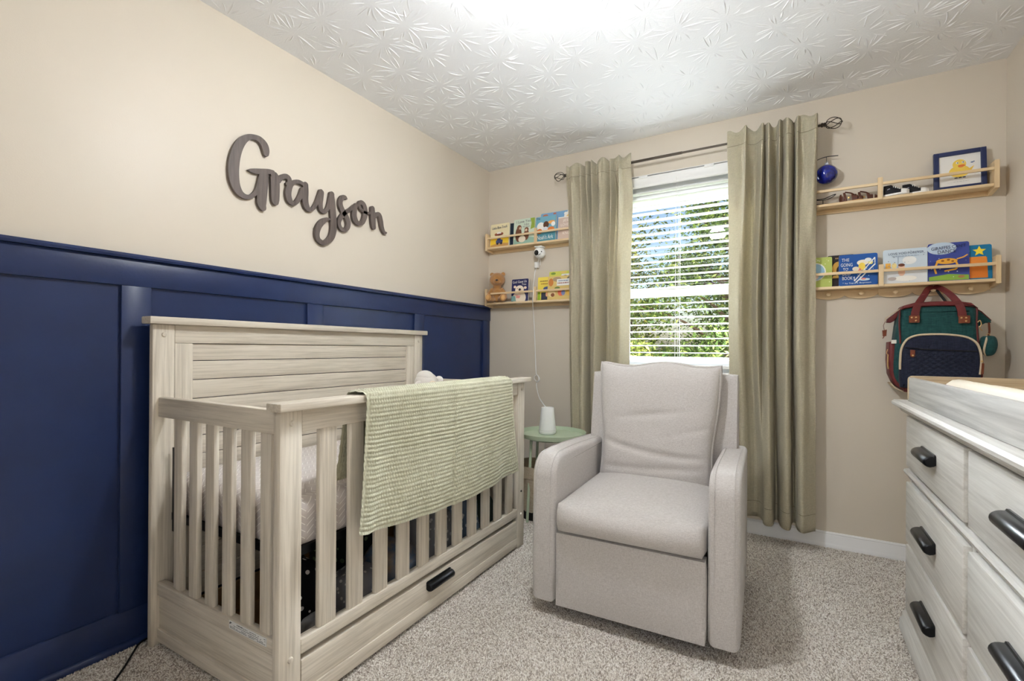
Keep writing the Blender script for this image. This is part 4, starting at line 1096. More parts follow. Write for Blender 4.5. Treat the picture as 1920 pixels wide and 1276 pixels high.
book('blue board book with a yellow star and orange block at the shelf end', 2.735, 2.838, Z3, .166, -.060, .018, (20, 116, 160), [
    ('poly', (214, 122, 44), [(.20, .05), (.86, .05), (.84, .64), (.24, .64)]), ('poly', (236, 146, 60), [(.20, .40), (.86, .44), (.80, .66), (.22, .66)]),
    ('poly', (248, 220, 60), [(.58+.24*(1 if i % 2 == 0 else .45)*math.sin(math.pi*i/5), .82+.15*(1 if i % 2 == 0 else .45)*math.cos(math.pi*i/5)) for i in range(10)]), ('text', (230, 236, 240), "'s", .20, .86, .10, .07)])

# ------------------------------------------------------------------ teddy bear
bear = thing('teddy_bear', 'golden brown teddy bear sitting at the end of the lower left shelf', 'teddy bear', (.118, -.064, Z2), (0, 0, R(24)))
ORG[bear.name] = Vector((.105, -.062, Z2))
bear.scale = (1.05, 1.05, 1.05)
m_fur = mat('golden_brown_plush', srgb(188, 138, 82), 0.95, 0.1, sheen=0.5, bump=(260, 0.6), var=(40, srgb(168, 118, 66), 0.8))
bx, by = .105, -.050
mb = MB()
mb.ell((bx, by, 1.470), (.046, .040, .058)).ell((bx+.002, by-.012, 1.574), (.056, .050, .050)).ell((bx, by-.006, 1.525), (.030, .028, .03))
mb.ell((bx-.038, by-.002, 1.611), (.017, .009, .017)).ell((bx+.042, by-.002, 1.614), (.017, .009, .017))
mb.ell((bx+.004, by-.050, 1.556), (.026, .022, .020))
for s in (-1, 1):
    mb.ell((bx+s*.050, by-.010, 1.478), (.017, .020, .042), xf=Matrix.Rotation(R(-24*s), 4, 'Y'))
    mb.ell((bx+s*.058, by-.024, 1.446), (.017, .020, .018))
    mb.ell((bx+s*.036, by-.044, 1.432), (.023, .046, .022), xf=Matrix.Rotation(R(s*26), 4, 'Z'))
    mb.ell((bx+s*.052, by-.082, 1.437), (.024, .016, .028), xf=Matrix.Rotation(R(s*22), 4, 'Z'))
bo = mb.build('body', m_fur, bear)
rm = bo.modifiers.new('continuous', 'REMESH'); rm.mode = 'VOXEL'; rm.voxel_size = .0032; rm.use_smooth_shade = True
sm = bo.modifiers.new('soft', 'SMOOTH'); sm.factor = .6; sm.iterations = 4
tx = bpy.data.textures.new('fur_clumps', 'CLOUDS'); tx.noise_scale = .007
dp = bo.modifiers.new('fur', 'DISPLACE'); dp.texture = tx; dp.strength = .004; dp.mid_level = .5
MB().ell((bx+.006, by-.072, 1.563), (.0095, .006, .007)).build('nose', mat('dark_brown_nose', srgb(54, 40, 34), 0.5), bear)
for s in (-1, 1): MB().ell((bx+.003+s*.019, by-.052, 1.582), .0035, 10, 8).build('eye', m_blackp, bear)
for s in (-1, 1): MB().ell((bx+s*.0553, by-.0972, 1.438), (.015, .003, .018), xf=Matrix.Rotation(R(s*22), 4, 'Z')).build('foot_pad', mat('tan_plush', srgb(206, 160, 104), 0.95), bear)

# ------------------------------------------------------------------ baby monitor camera, cable and base
mon = thing('baby_monitor_camera', 'white ball-shaped baby monitor camera hanging under the upper left shelf', 'camera', (.476, -.060, 1.72))
MB().ell((.476, -.060, 1.752), (.043, .043, .041), 28, 18).build('body', m_wplast, mon)
MB().box(.446, .506, -.090, -.030, 1.788, 1.797, .003).lathe([(.020, 1.778), (.022, 1.789)], (.476, -.060, 0), 16).build('mount_plate', m_wplast, mon)
dv = Vector((-.18, -.95, -.12)).normalized()
def disc_on(c, d, r, off, name, m, par, rr):
    q = d.to_track_quat('Z', 'Y').to_matrix().to_4x4()
    S = .0436
    MB().lathe([(r*k/6, math.sqrt(S*S-(r*k/6)**2)) for k in range(7)]+[(r*1.04, math.sqrt(S*S-r*r)-.002)], (0, 0, 0), 22, xf=Matrix.Translation(c) @ q).build(name, m, par)
disc_on((.476, -.060, 1.752), dv, .0185, .0395, 'lens', m_blackp, mon, 0)
disc_on((.476, -.060, 1.752), Vector((.70, -.70, .02)).normalized(), .0045, .0422, 'sensor', m_blackp, mon, 0)
sl = [Vector((.476, -.060, 1.752))+Vector((.28+.28*t, -.86, -.52+.20*abs(t)**2)).normalized()*.0420 for t in (-.6, -.2, .2, .6, 1.0)]
MB().tube(sl, .0022, 6).build('speaker_slot', m_blackp, mon)
MB().tube([(.458, -.035, 1.722), (.450, -.025, 1.705), (.443, -.022, 1.690)], .0045, 8).box(.420, .447, -.036, -.006, 1.652, 1.695, .003).tube([(.466, -.04, 1.73), (.462, -.02, 1.700), (.455, -.008, 1.672)], .003, 6).build('plug', m_wplast, mon)
cord = MB().tube(spline([(.432, -.020, 1.655), (.424, -.030, 1.630), (.434, -.060, 1.575), (.450, -.108, 1.500), (.454, -.112, 1.470), (.451, -.112, 1.415), (.436, -.085, 1.380), (.410, -.025, 1.320), (.414, -.016, 1.20), (.424, -.018, 1.02), (.440, -.04, .93), (.476, -.10, .885), (.512, -.14, .868), (.520, -.15, .842), (.490, -.13, .836), (.480, -.14, .862), (.515, -.16, .880), (.540, -.17, .850), (.505, -.15, .822), (.525, -.18, .780), (.578, -.25, .735), (.640, -.31, .700), (.676, -.335, .680)], 8), .0030, 6).build('power_cable', m_wplast, None)
tag(cord, 'thin white cable running down the wall from the monitor camera to the green table', 'cable')

tab = thing('side_table', 'small round sage green metal tray table between crib and armchair', 'table', (.735, -.380, 0))
TC = (.735, -.380); TZ = .522
MB().lathe([(0, TZ-.004), (.205, TZ-.004), (.213, TZ+.020), (.2155, TZ+.020), (.208, TZ-.0065), (0, TZ-.0065)], (TC[0], TC[1], 0), 56).build('tray_top', m_sage, tab)
for k in range(4):
    a = R(-118+90*k)
    MB().tube([(TC[0]+.155*math.cos(a), TC[1]+.155*math.sin(a), TZ-.007), (TC[0]+.182*math.cos(a), TC[1]+.182*math.sin(a), 0)], .0085, 10).build('leg', m_sage, tab)
MB().tube([(TC[0]+.158*math.cos(R(t)), TC[1]+.158*math.sin(R(t)), TZ-.016) for t in range(0, 360, 10)], .006, 8, closed=True).build('ring', m_sage, tab)
dev = thing('sound_machine', 'white tapered cylinder device standing on the green side table', 'device', (.690, -.350, TZ-.004))
MB().lathe([(0, TZ-.0038), (.048, TZ-.0038), (.0545, TZ+.004), (.055, TZ+.020), (.049, TZ+.075), (.0415, TZ+.160), (.0395, TZ+.165), (.0375, TZ+.163), (.036, TZ+.150), (0, TZ+.148)], (.690, -.350, 0), 40).build('body', m_wplast, dev)
MB().lathe([(.0552, TZ+.022), (.0556, TZ+.023), (.0552, TZ+.024)], (.690, -.350, 0), 40).build('seam_ring', mat('pale_grey_plastic', srgb(206, 206, 204), 0.4), dev)
wire = MB().tube(spline([(.690, -.330, TZ-.012), (.650, -.285, .475), (.622, -.245, .425), (.610, -.232, .36), (.602, -.215, .20), (.592, -.10, .05), (.58, -.03, .012)], 6), .002, 6).build('power_cable', m_wplast, None)
tag(wire, 'white cable hanging below the green side table', 'cable')

bas = thing('fabric_basket', 'beige canvas basket with black bottom under the side table', 'basket', (.655, -.395, 0))
BC = (.660, -.400)
m_canvas = fabric('beige_canvas', srgb(196, 182, 160), srgb(172, 156, 132), 300)
def bk(u, v):
    th = 2*math.pi*u; r = .118+.022*v + .006*math.sin(th*5+v*4)*v*(1-v)*4 + .004*vnoise(u*14, v*6)
    return (BC[0]+r*math.cos(th), BC[1]+r*math.sin(th), .055+.275*v)
MB().grid(bk, 64, 16, close_u=True).build('side', m_canvas, bas, smooth=180)
def bk2(u, v):
    th = 2*math.pi*u; r = .1445+.003*math.sin(th*5)
    return (BC[0]+(r-.004*math.sin(math.pi*v)+.005*v)*math.cos(th), BC[1]+(r+.005*v)*math.sin(th), .262+.074*v + .004*math.sin(th*3))
MB().grid(bk2, 64, 8, close_u=True).build('folded_rim', m_canvas, bas, smooth=180)
MB().lathe([(0, .004), (.112, .002), (.118, .02), (.1195, .058), (.115, .060), (0, .055)], (BC[0], BC[1], 0), 48).build('bottom', m_blackp, bas)

# ------------------------------------------------------------------ things on the upper right shelf
Z4 = 1.8385
orn = thing('ornament_stand', 'black wire ornament stand on the upper right shelf beside the curtain', 'stand', (2.165, -.05, Z4))
mb = MB()
mb.tube(spline([(2.085, -.030, Z4+.003), (2.13, -.050, Z4+.008), (2.17, -.054, Z4+.010), (2.235, -.070, Z4+.003)], 6), .0022, 6)
mb.tube(spline([(2.085, -.080, Z4+.003), (2.13, -.060, Z4+.010), (2.17, -.054, Z4+.010)], 6), .0022, 6)
mb.build('base', m_blackp, orn)
MB().tube([(2.178, -.054, Z4+.010), (2.178, -.054, Z4+.030)], .002, 6).tube(spline([(2.105, -.060, Z4+.040), (2.14, -.060, Z4+.034), (2.178, -.058, Z4+.030), (2.21, -.058, Z4+.036), (2.234, -.058, Z4+.052), (2.222, -.05, Z4+.053), (2.18, -.045, Z4+.040), (2.14, -.045, Z4+.042), (2.105, -.05, Z4+.052)], 6), .002, 6).build('cradle', m_blackp, orn)
MB().tube(spline([(2.105, -.055, Z4+.040), (2.100, -.050, Z4+.12), (2.102, -.050, Z4+.20), (2.118, -.050, Z4+.236), (2.150, -.050, Z4+.252), (2.190, -.050, Z4+.262), (2.245, -.050, Z4+.259)], 6), .0022, 6).tube([(2.193, -.050, Z4+.262), (2.193, -.050, Z4+.229)], .0016, 6).build('arm', m_blackp, orn)
ball = thing('glass_ornament', 'deep blue glass ball ornament hanging from the black wire stand', 'ornament', (2.193, -.05, 1.955))
MB().ell((2.193, -.053, 2.005), (.0515, .048, .0515), 36, 24).build('ball', mat('cobalt_blue_glass', srgb(14, 34, 150), 0.05, 0.6, var=(46, srgb(8, 16, 84), 1.0), coat=0.6), ball)
MB().lathe([(.014, 2.052), (.010, 2.060), (.007, 2.066), (0, 2.068)], (2.193, -.053, 0), 16).tube([(2.193+.007*math.cos(R(t)), -.053, 2.068+.006*math.sin(R(t))) for t in range(0, 360, 30)], .001, 5, closed=True).build('cap', mat('clear_pale_glass', srgb(196, 204, 214), 0.15), ball)

def sneaker(label, x, y, yaw):
    t = thing('baby_sneaker', label, 'shoe', (x, y, Z4), (0, 0, R(yaw)), 'pair of baby sneakers')
    def sec(s):  # s 0 heel .. 1 toe : half width, top height
        w = .019+.005*math.sin(s*math.pi*.9)+.002*s
        if s > .86: w *= math.sqrt(max(0.02, 1-((s-.86)/.145)**2))
        if s < .08: w *= math.sqrt(max(0.05, 1-((.08-s)/.085)**2))
        h = .060 if s < .30 else (.060-.030*((s-.30)/.38) if s < .68 else .030-.008*((s-.68)/.32))
        return w, h+.003*math.sin(max(0, s-.6)*math.pi/.4)
    def body(u, v):
        s = v; w, h = sec(s); th = math.pi*u; k = 1-.28*math.sin(th)*(1 if s < .7 else .2)
        return (-.05+.100*s, w*math.cos(th)*k, .010+(h-.010)*math.sin(th)**.75)
    MB().grid(body, 18, 24).build('upper', mat('black_canvas', srgb(28, 28, 32), 0.85), t, local=True, smooth=180)
    def sole(u, v):
        s = v; w, _ = sec(s); th = 2*math.pi*u; sg = lambda q: math.copysign(abs(q)**.4, q)
        return (-.0515+.103*s, (w+.0018)*sg(math.cos(th)), .006+.0062*sg(math.sin(th)))
    mw = mat('white_rubber', srgb(236, 234, 230), 0.5)
    mb = MB().grid(sole, 20, 24, close_u=True)
    mb.build('sole', mw, t, local=True, smooth=180)
    def toe(u, v):
        s = .70+.30*v; w, h = sec(s); th = math.pi*u
        return (-.0485+.0995*s, (w+.0012)*math.cos(th), .010+(h-.008)*math.sin(th)**.75)
    MB().grid(toe, 16, 10).build('toe_cap', mw, t, local=True, smooth=180)
    mb = MB()
    for i in range(4):
        s = .40+.075*i; w, h = sec(s)
        mb.tube(spline([(-.05+.1*s, -.013, h-.010), (-.05+.1*s, -.006, h+.001), (-.05+.1*s, .006, h+.001), (-.05+.1*s, .013, h-.010)], 4), .0019, 6)
    mb.build('laces', mat('white_lace', srgb(240, 240, 238), 0.8), t, local=True)
    MB().lathe([(0, -.0185), (.0085, -.0180), (.0090, -.0150)], (-.026, 0, .030), 18, 'Y').build('ankle_patch', mw, t, local=True)
    MB().lathe([(.0050, -.0190), (.0066, -.0188), (.0070, -.0180)], (-.026, 0, .030), 18, 'Y').build('patch_ring', mat('navy_print', srgb(40, 50, 110), 0.6), t, local=True)
sneaker('black and white baby sneaker standing next to the shelf middle post', 2.484, -.070, -14)
sneaker('black and white baby sneaker nearer to the picture frame', 2.562, -.046, -10)

def sandal(label, x, y, yaw):
    t = thing('baby_sandal', label, 'shoe', (x, y, Z4), (0, 0, R(yaw)), 'pair of baby sandals')
    ml = mat('brown_leather', srgb(98, 54, 38), 0.5, 0.4, var=(40, srgb(74, 40, 28), 0.8))
    pts = [(-.048, 0), (-.044, -.014), (-.02, -.016), (.01, -.018), (.035, -.019), (.050, -.010), (.053, .003), (.048, .013), (.03, .018), (0, .015), (-.03, .015), (-.044, .012)]
    MB().prism(spline(pts, 3, True), 'Z', 0, .005, r=.001, seg=1).build('sole', mat('tan_leather_sole', srgb(196, 150, 96), 0.6), t, local=True)
    def strap(c, hgt, tilt, w):
        p = []
        for i in range(11):
            a = math.pi*i/10
            p.append((c+tilt*math.sin(a), .0175*math.cos(a), .004+hgt*math.sin(a)))
        vs = []; 
        for (x_, y_, z_) in p: vs += [(x_-w/2, y_, z_), (x_+w/2, y_, z_), (x_+w/2, y_*.88, z_-.0018), (x_-w/2, y_*.88, z_-.0018)]
        fs = []
        for i in range(10):
            for k in range(4): fs.append((i*4+k, i*4+(k+1) % 4, i*4+4+(k+1) % 4, i*4+4+k))
        MB().add(vs, fs).build('strap', ml, t, local=True)
    def shell(name, s0, s1, hf, inner):
        def fn(u, v):
            s = s0+(s1-s0)*v; x_ = -.049+.102*s
            wd = .0185*math.sqrt(max(.04, 1-((s-.5)/.52)**6)) - .0006*inner
            th = math.pi*u
            return (x_, wd*math.cos(th), .0045+(hf(s)-.0045-.0006*inner)*math.sin(th)**.8)
        MB().grid(fn, 16, 10).build(name, ml, t, local=True, smooth=180)
    shell('vamp', .56, .76, lambda s: .034-.018*(s-.56), 0)
    shell('toe_band', .82, .97, lambda s: .030-.05*(s-.82), 0)
    def counter(u, v):
        th = math.pi/2+math.pi*u; hh = .040*(1-.45*abs(2*u-1)**1.5)
        return (-.030+.0185*math.cos(th)*1.0, .0172*math.sin(th), .0045+hh*v)
    MB().grid(counter, 18, 6).build('heel_counter', ml, t, local=True, smooth=180)
    for c, h, ti, w in ((.010, .036, -.006, .006), (-.020, .050, -.010, .010)): strap(c, h, ti, w)
    MB().tube(spline([(.014, 0, .034), (.000, 0, .046), (-.026, 0, .056)], 4), .0035, 6).build('centre_strap', ml, t, local=True)
    MB().tube([(-.046, -.004, .004), (-.049, 0, .024), (-.044, .0, .046)], .004, 8).build('heel_loop', ml, t, local=True)
    MB().box(-.012, -.004, -.0205, -.018, .016, .024, .001).build('buckle', mat('brass', srgb(196, 160, 96), 0.3, metal=.9), t, local=True)
sandal('brown leather baby sandal next to the wire stand', 2.300, -.066, -10)
sandal('brown leather baby sandal next to the shelf middle post', 2.366, -.042, -8)

pf = thing('picture_frame', 'navy picture frame with a yellow duck print leaning on the upper right shelf', 'picture frame', (2.727, -.048, Z4), (R(-5), 0, 0))
fw, fh = .190, .192
mb = MB()
for (a, b, c, d) in ((-fw/2, -fw/2+.020, 0, fh), (fw/2-.020, fw/2, 0, fh), (-fw/2+.02, fw/2-.02, 0, .020), (-fw/2+.02, fw/2-.02, fh-.020, fh)): mb.box(a, b, -.006, .010, c, d, .0015)
mb.build('frame', mat('navy_frame_paint', srgb(34, 46, 88), 0.4), pf, local=True)
MB().box(-fw/2+.015, fw/2-.015, .002, .006, .015, fh-.015).build('print_paper', mat('white_paper', srgb(236, 234, 230), 0.7), pf, local=True)
print_on(pf, [('ell', (238, 204, 92), .50, .47, .20, .15), ('ell', (240, 208, 96), .50, .65, .13, .13), ('poly', (238, 200, 88), [(.66, .50), (.78, .58), (.70, .42)]), ('ell', (226, 120, 60), .54, .61, .07, .028), ('ell', (226, 130, 66), .53, .585, .05, .02),
              ('ell', (250, 250, 250), .46, .69, .026, .026), ('ell', (250, 250, 250), .57, .695, .026, .026), ('ell', (40, 36, 36), .465, .69, .012, .013), ('ell', (40, 36, 36), .572, .695, .012, .013),
              ('ell', (110, 130, 170), .735, .66, .03, .016), ('ell', (120, 140, 176), .77, .675, .016, .014)] + marks((70, 76, 90), .40, .62, .29, 3, 14, .028) + marks((170, 170, 172), .38, .66, .20, 3, 15, .008), fw, fh, .0018)

# ------------------------------------------------------------------ "Grayson" script sign on the left wall
SG = [
    [(-1.8298, 1.9195, 0.0241), (-1.8309, 1.9385, 0.0318), (-1.8391, 1.9595, 0.0336), (-1.8592, 1.9745, 0.0276), (-1.8836, 1.9755, 0.0217), (-1.9075, 1.9667, 0.0234), (-1.9308, 1.946, 0.0305), (-1.9513, 1.9105, 0.0376), (-1.9647, 1.8667, 0.0419), (-1.9711, 1.8234, 0.0446), (-1.9708, 1.7825, 0.0437), (-1.9638, 1.7459, 0.0392), (-1.9477, 1.7185, 0.0312), (-1.9268, 1.7074, 0.0222), (-1.9057, 1.7096, 0.0178), (-1.8866, 1.7234, 0.0179), (-1.8698, 1.7472, 0.0199), (-1.8568, 1.7807, 0.0263), (-1.8471, 1.8125, 0.0316), (-1.8407, 1.8337, 0.0288)],
    [(-1.8372, 1.8325, 0.0385), (-1.8399, 1.7954, 0.0404), (-1.8452, 1.7554, 0.0441), (-1.8484, 1.7208, 0.0441), (-1.8482, 1.6945, 0.0402), (-1.8411, 1.6757, 0.0279)],
    [(-1.9089, 1.8252, 0.0047), (-1.8994, 1.8265, 0.0131), (-1.8801, 1.829, 0.0217), (-1.8532, 1.8364, 0.0229), (-1.8181, 1.8474, 0.0213), (-1.7944, 1.8527, 0.0147)],
    [(-1.7985, 1.8464, 0.0254), (-1.789, 1.8333, 0.0412), (-1.7861, 1.7972, 0.0432), (-1.7858, 1.7579, 0.0413), (-1.7851, 1.7286, 0.0374), (-1.7829, 1.7169, 0.0295)],
    [(-1.771, 1.8167, 0.0198), (-1.7615, 1.8335, 0.0218), (-1.7471, 1.8475, 0.022), (-1.7281, 1.8526, 0.0231), (-1.7159, 1.8428, 0.0222), (-1.7202, 1.8252, 0.0182), (-1.73, 1.8182, 0.0141)],
    [(-1.6441, 1.8443, 0.0177), (-1.6662, 1.8479, 0.0175), (-1.689, 1.8409, 0.0184), (-1.7068, 1.8252, 0.0243), (-1.7183, 1.8, 0.0293), (-1.7214, 1.7713, 0.0302), (-1.7135, 1.7472, 0.0283), (-1.695, 1.7364, 0.0183), (-1.6758, 1.7524, 0.0205), (-1.6576, 1.7842, 0.0227), (-1.6451, 1.819, 0.0228)],
    [(-1.6312, 1.8482, 0.0271), (-1.6309, 1.8127, 0.0313), (-1.633, 1.7781, 0.0334), (-1.6293, 1.753, 0.0324), (-1.6196, 1.7361, 0.0283), (-1.6052, 1.7309, 0.019), (-1.5871, 1.743, 0.018), (-1.5701, 1.7715, 0.0182), (-1.5566, 1.8047, 0.0204), (-1.5455, 1.8321, 0.0237), (-1.5412, 1.8387, 0.0248)],
    [(-1.5405, 1.8367, 0.0259), (-1.5441, 1.8055, 0.0259), (-1.5476, 1.7748, 0.0259), (-1.5436, 1.7499, 0.0248), (-1.5283, 1.7408, 0.0184), (-1.5091, 1.755, 0.0197), (-1.4951, 1.7833, 0.0231), (-1.4842, 1.8194, 0.0287), (-1.4791, 1.8457, 0.0276)],
    [(-1.4811, 1.8451, 0.0276), (-1.4768, 1.802, 0.0332), (-1.4731, 1.7587, 0.0354), (-1.4687, 1.7098, 0.0366), (-1.4684, 1.6655, 0.0366), (-1.4793, 1.6254, 0.0331), (-1.504, 1.5973, 0.0274), (-1.5322, 1.5852, 0.0238), (-1.5575, 1.5963, 0.0247), (-1.5658, 1.6225, 0.0278), (-1.5579, 1.6564, 0.03), (-1.5368, 1.6872, 0.0281), (-1.5113, 1.7063, 0.0196), (-1.4906, 1.7124, 0.0077)],
    [(-1.3882, 1.8442, 0.0125), (-1.3981, 1.8495, 0.0193), (-1.4148, 1.8425, 0.0248), (-1.4263, 1.8213, 0.0259), (-1.4241, 1.7965, 0.0282), (-1.4087, 1.7722, 0.0294), (-1.3881, 1.7489, 0.0296), (-1.3752, 1.7233, 0.0275), (-1.3785, 1.6967, 0.0252), (-1.396, 1.6797, 0.0216), (-1.419, 1.6797, 0.0214), (-1.4329, 1.6986, 0.0213), (-1.4303, 1.7245, 0.0225), (-1.4126, 1.7514, 0.0226), (-1.3884, 1.7756, 0.0205), (-1.3622, 1.7955, 0.0184), (-1.3349, 1.8217, 0.0174)],
    [(-1.3217, 1.8322, 0.0198), (-1.3332, 1.8001, 0.029), (-1.3359, 1.7674, 0.0325), (-1.3239, 1.7411, 0.0315), (-1.3008, 1.733, 0.0211), (-1.2776, 1.7479, 0.0249), (-1.2626, 1.7824, 0.0286), (-1.2598, 1.8159, 0.0274), (-1.2692, 1.8432, 0.0261), (-1.2876, 1.852, 0.0236), (-1.3018, 1.8434, 0.02), (-1.3008, 1.8231, 0.0176), (-1.2781, 1.8071, 0.0154), (-1.2504, 1.8033, 0.0143), (-1.2239, 1.8112, 0.0145)],
    [(-1.2084, 1.843, 0.0279), (-1.2057, 1.8085, 0.0339), (-1.2029, 1.7666, 0.034), (-1.1978, 1.7343, 0.028)],
    [(-1.1919, 1.7984, 0.0207), (-1.1743, 1.8162, 0.022), (-1.1563, 1.8145, 0.0271), (-1.1444, 1.7865, 0.0272), (-1.1358, 1.7512, 0.0248), (-1.1222, 1.7281, 0.0199), (-1.1103, 1.7244, 0.015), (-1.1019, 1.7275, 0.0088)],
]

mb = MB()
for si, st in enumerate(SG):
    c = spline(st, 6)
    P = [Vector((a, b)) for a, b, w in c]
    Lf = []; Rt = []
    for i in range(len(P)):
        d = (P[min(i+1, len(P)-1)]-P[max(i-1, 0)]).normalized(); n = Vector((-d.y, d.x)); w = max(.002, c[i][2])/2
        Lf.append(P[i]+n*w); Rt.append(P[i]-n*w)
    # rounded ends
    def cap(p, d, w):
        return [p + Vector((d.x*math.cos(R(t))-d.y*math.sin(R(t)), d.x*math.sin(R(t))+d.y*math.cos(R(t))))*w*(1-.25*math.cos(R(t))) for t in (60, 30, 0, -30, -60)]
    d1 = (P[-1]-P[-2]).normalized(); d0 = (P[0]-P[1]).normalized()
    c1 = cap(P[-1], d1, c[-1][2]/2); c0 = cap(P[0], d0, c[0][2]/2)
    xf_, xb_ = .018+.00012*si, .004
    n = len(P)
    vs = [(xf_, q.x, q.y) for q in Lf] + [(xf_, q.x, q.y) for q in Rt] + [(xb_, q.x, q.y) for q in Lf] + [(xb_, q.x, q.y) for q in Rt]
    fs = []
    for i in range(n-1):
        fs += [(i, n+i, n+i+1, i+1), (2*n+i, 2*n+i+1, 3*n+i+1, 3*n+i), (i, i+1, 2*n+i+1, 2*n+i), (n+i, 3*n+i, 3*n+i+1, n+i+1)]
    mb.add(vs, fs)
    for cc, a, b in ((c1, Lf[-1], Rt[-1]), (c0, Rt[0], Lf[0])):
        ring = [a]+cc+[b]; k = len(ring)
        mb.add([(xf_, q.x, q.y) for q in ring]+[(xb_, q.x, q.y) for q in ring], [tuple(range(k-1, -1, -1)), tuple(range(k, 2*k))]+[(i, i+1, k+i+1, k+i) for i in range(k-1)])
m_sign = wood('grey_brown_stained_sign_wood', 'Z', srgb(98, 86, 80), srgb(66, 58, 55), 0.5, fine=90, along=6, bump=0.1)
sg = mb.build('name_sign', m_sign, None, smooth=0)
tag(sg, 'dark grey-brown wooden script name sign mounted on the beige left wall', 'sign')
# ------------------------------------------------------------------ diaper backpack hanging on a peg
bag = thing('backpack', 'teal and navy backpack with maroon trim hanging from a shelf peg', 'backpack', (2.618, -.085, .87))
m_teal = fabric('teal_canvas', srgb(38, 82, 80), srgb(24, 58, 60), 380, sheen=.1)
m_navc = fabric('navy_canvas', srgb(40, 45, 64), srgb(26, 29, 44), 380, sheen=.1)
m_mar = mat('maroon_leather', srgb(104, 36, 36), 0.55, 0.4, var=(25, srgb(84, 28, 30), 0.7))
m_brn = mat('brown_leather_patch', srgb(122, 62, 36), 0.5, 0.4, var=(30, srgb(96, 46, 28), 0.7))
m_zip = mat('beige_zip_tape', srgb(206, 188, 160), 0.7)
m_gold = mat('pale_gold_metal', srgb(214, 180, 130), 0.28, metal=.9)
bodyp = spline([(2.470, .93), (2.520, .877), (2.620, .868), (2.735, .874), (2.776, .92), (2.782, 1.02), (2.778, 1.14), (2.770, 1.235), (2.757, 1.272), (2.700, 1.284), (2.620, 1.287), (2.540, 1.285), (2.500, 1.272), (2.486, 1.235), (2.474, 1.14), (2.464, 1.02)], 5, True)
MB().prism(bodyp, 'Y', -.150, -.022, r=.030, seg=5).build('body', m_teal, bag, smooth=60)
# maroon side gussets and base
def offs(P, k, c=(2.62, 1.075)): return [(c[0]+(x-c[0])*k, c[1]+(z-c[1])*k) for x, z in P]
low = [q for q in bodyp]
MB().prism([(2.452, 1.108), (2.474, 1.112), (2.482, 1.02), (2.490, .950), (2.515, .905), (2.56, .884), (2.56, .862), (2.515, .866), (2.475, .896), (2.454, .95), (2.449, 1.02)], 'Y', -.135, -.030, r=.010).build('side_gusset', m_mar, bag)
MB().prism([(2.790, 1.108), (2.770, 1.112), (2.764, 1.02), (2.758, .950), (2.735, .900), (2.70, .884), (2.70, .862), (2.742, .866), (2.778, .90), (2.792, .95), (2.793, 1.02)], 'Y', -.135, -.030, r=.010).build('side_gusset', m_mar, bag)
MB().prism([(2.50, .886), (2.74, .886), (2.73, .866), (2.68, .860), (2.56, .860), (2.51, .866)], 'Y', -.150, -.024, r=.008).build('base_panel', m_mar, bag)
MB().prism([(2.456, .905), (2.475, .878), (2.51, .862), (2.55, .857), (2.55, .863), (2.512, .868), (2.48, .884), (2.462, .908)], 'Y', -.120, -.040, r=.004).build('base_piping', m_zip, bag)
# top frame: maroon rim with pinched side wings
MB().prism([(2.492, 1.262), (2.505, 1.284), (2.545, 1.296), (2.62, 1.299), (2.70, 1.296), (2.745, 1.286), (2.768, 1.262), (2.752, 1.268), (2.70, 1.274), (2.62, 1.277), (2.545, 1.274), (2.508, 1.268)], 'Y', -.156, -.020, r=.006).build('top_rim', m_mar, bag)
for s, pts in ((-1, [(2.497, 1.268), (2.448, 1.222), (2.446, 1.205), (2.462, 1.204), (2.474, 1.212), (2.492, 1.24)]), (1, [(2.764, 1.266), (2.790, 1.245), (2.822, 1.208), (2.824, 1.196), (2.806, 1.196), (2.786, 1.182), (2.770, 1.19)])):
    MB().prism(pts, 'Y', -.105, -.070, r=.004).build('side_wing', m_mar if s < 0 else m_teal, bag)
MB().tube([(2.760, -.092, 1.272), (2.792, -.090, 1.248), (2.826, -.088, 1.206)], .004, 6).build('wing_trim', m_mar, bag)
MB().tube([(2.500, -.092, 1.272), (2.470, -.09, 1.252), (2.442, -.088, 1.226), (2.440, -.088, 1.212)], .0028, 6).build('wing_zip', m_zip, bag)
for x in (2.4885, 2.765):
    MB().tube([(x+.002*math.sin(z*30), -.1515+.02*max(0, (z-1.24))/.05, z) for z in np.linspace(1.10, 1.262, 8)], .0035, 6).build('vertical_piping', m_mar, bag)
# handles: two broad straps meeting over the peg
def ribbon(pts, w, th, name, m, par, taper=None):
    c = spline(pts, 7); mb = MB(); vs = []; fs = []
    for i, p in enumerate(c):
        p = Vector(p); d = Vector(c[min(i+1, len(c)-1)])-Vector(c[max(i-1, 0)]); d.normalize()
        n = Vector((d.z, 0, -d.x)); n.normalize(); ww = w*(taper[0]+(taper[1]-taper[0])*i/(len(c)-1) if taper else 1)
        for a, b in ((-1, -1), (1, -1), (1, 1), (-1, 1)): vs.append(p+n*a*ww/2+Vector((0, b*th/2, 0)))
    for i in range(len(c)-1):
        for k in range(4): fs.append((i*4+k, i*4+(k+1) % 4, i*4+4+(k+1) % 4, i*4+4+k))
    fs.append((3, 2, 1, 0)); L = len(c)*4-4; fs.append((L, L+1, L+2, L+3))
    return mb.add(vs, fs).build(name, m, par)
h = ribbon([(2.544, -.158, 1.232), (2.548, -.158, 1.262), (2.560, -.150, 1.295), (2.585, -.120, 1.335), (2.608, -.070, 1.367), (2.634, -.040, 1.3795)], .030, .006, 'handle', m_mar, bag, (1.05, .7))
h2 = ribbon([(2.712, -.158, 1.226), (2.708, -.158, 1.258), (2.697, -.150, 1.291), (2.675, -.120, 1.335), (2.655, -.070, 1.367), (2.634, -.040, 1.3795)], .030, .006, 'handle', m_mar, bag, (1.05, .7))
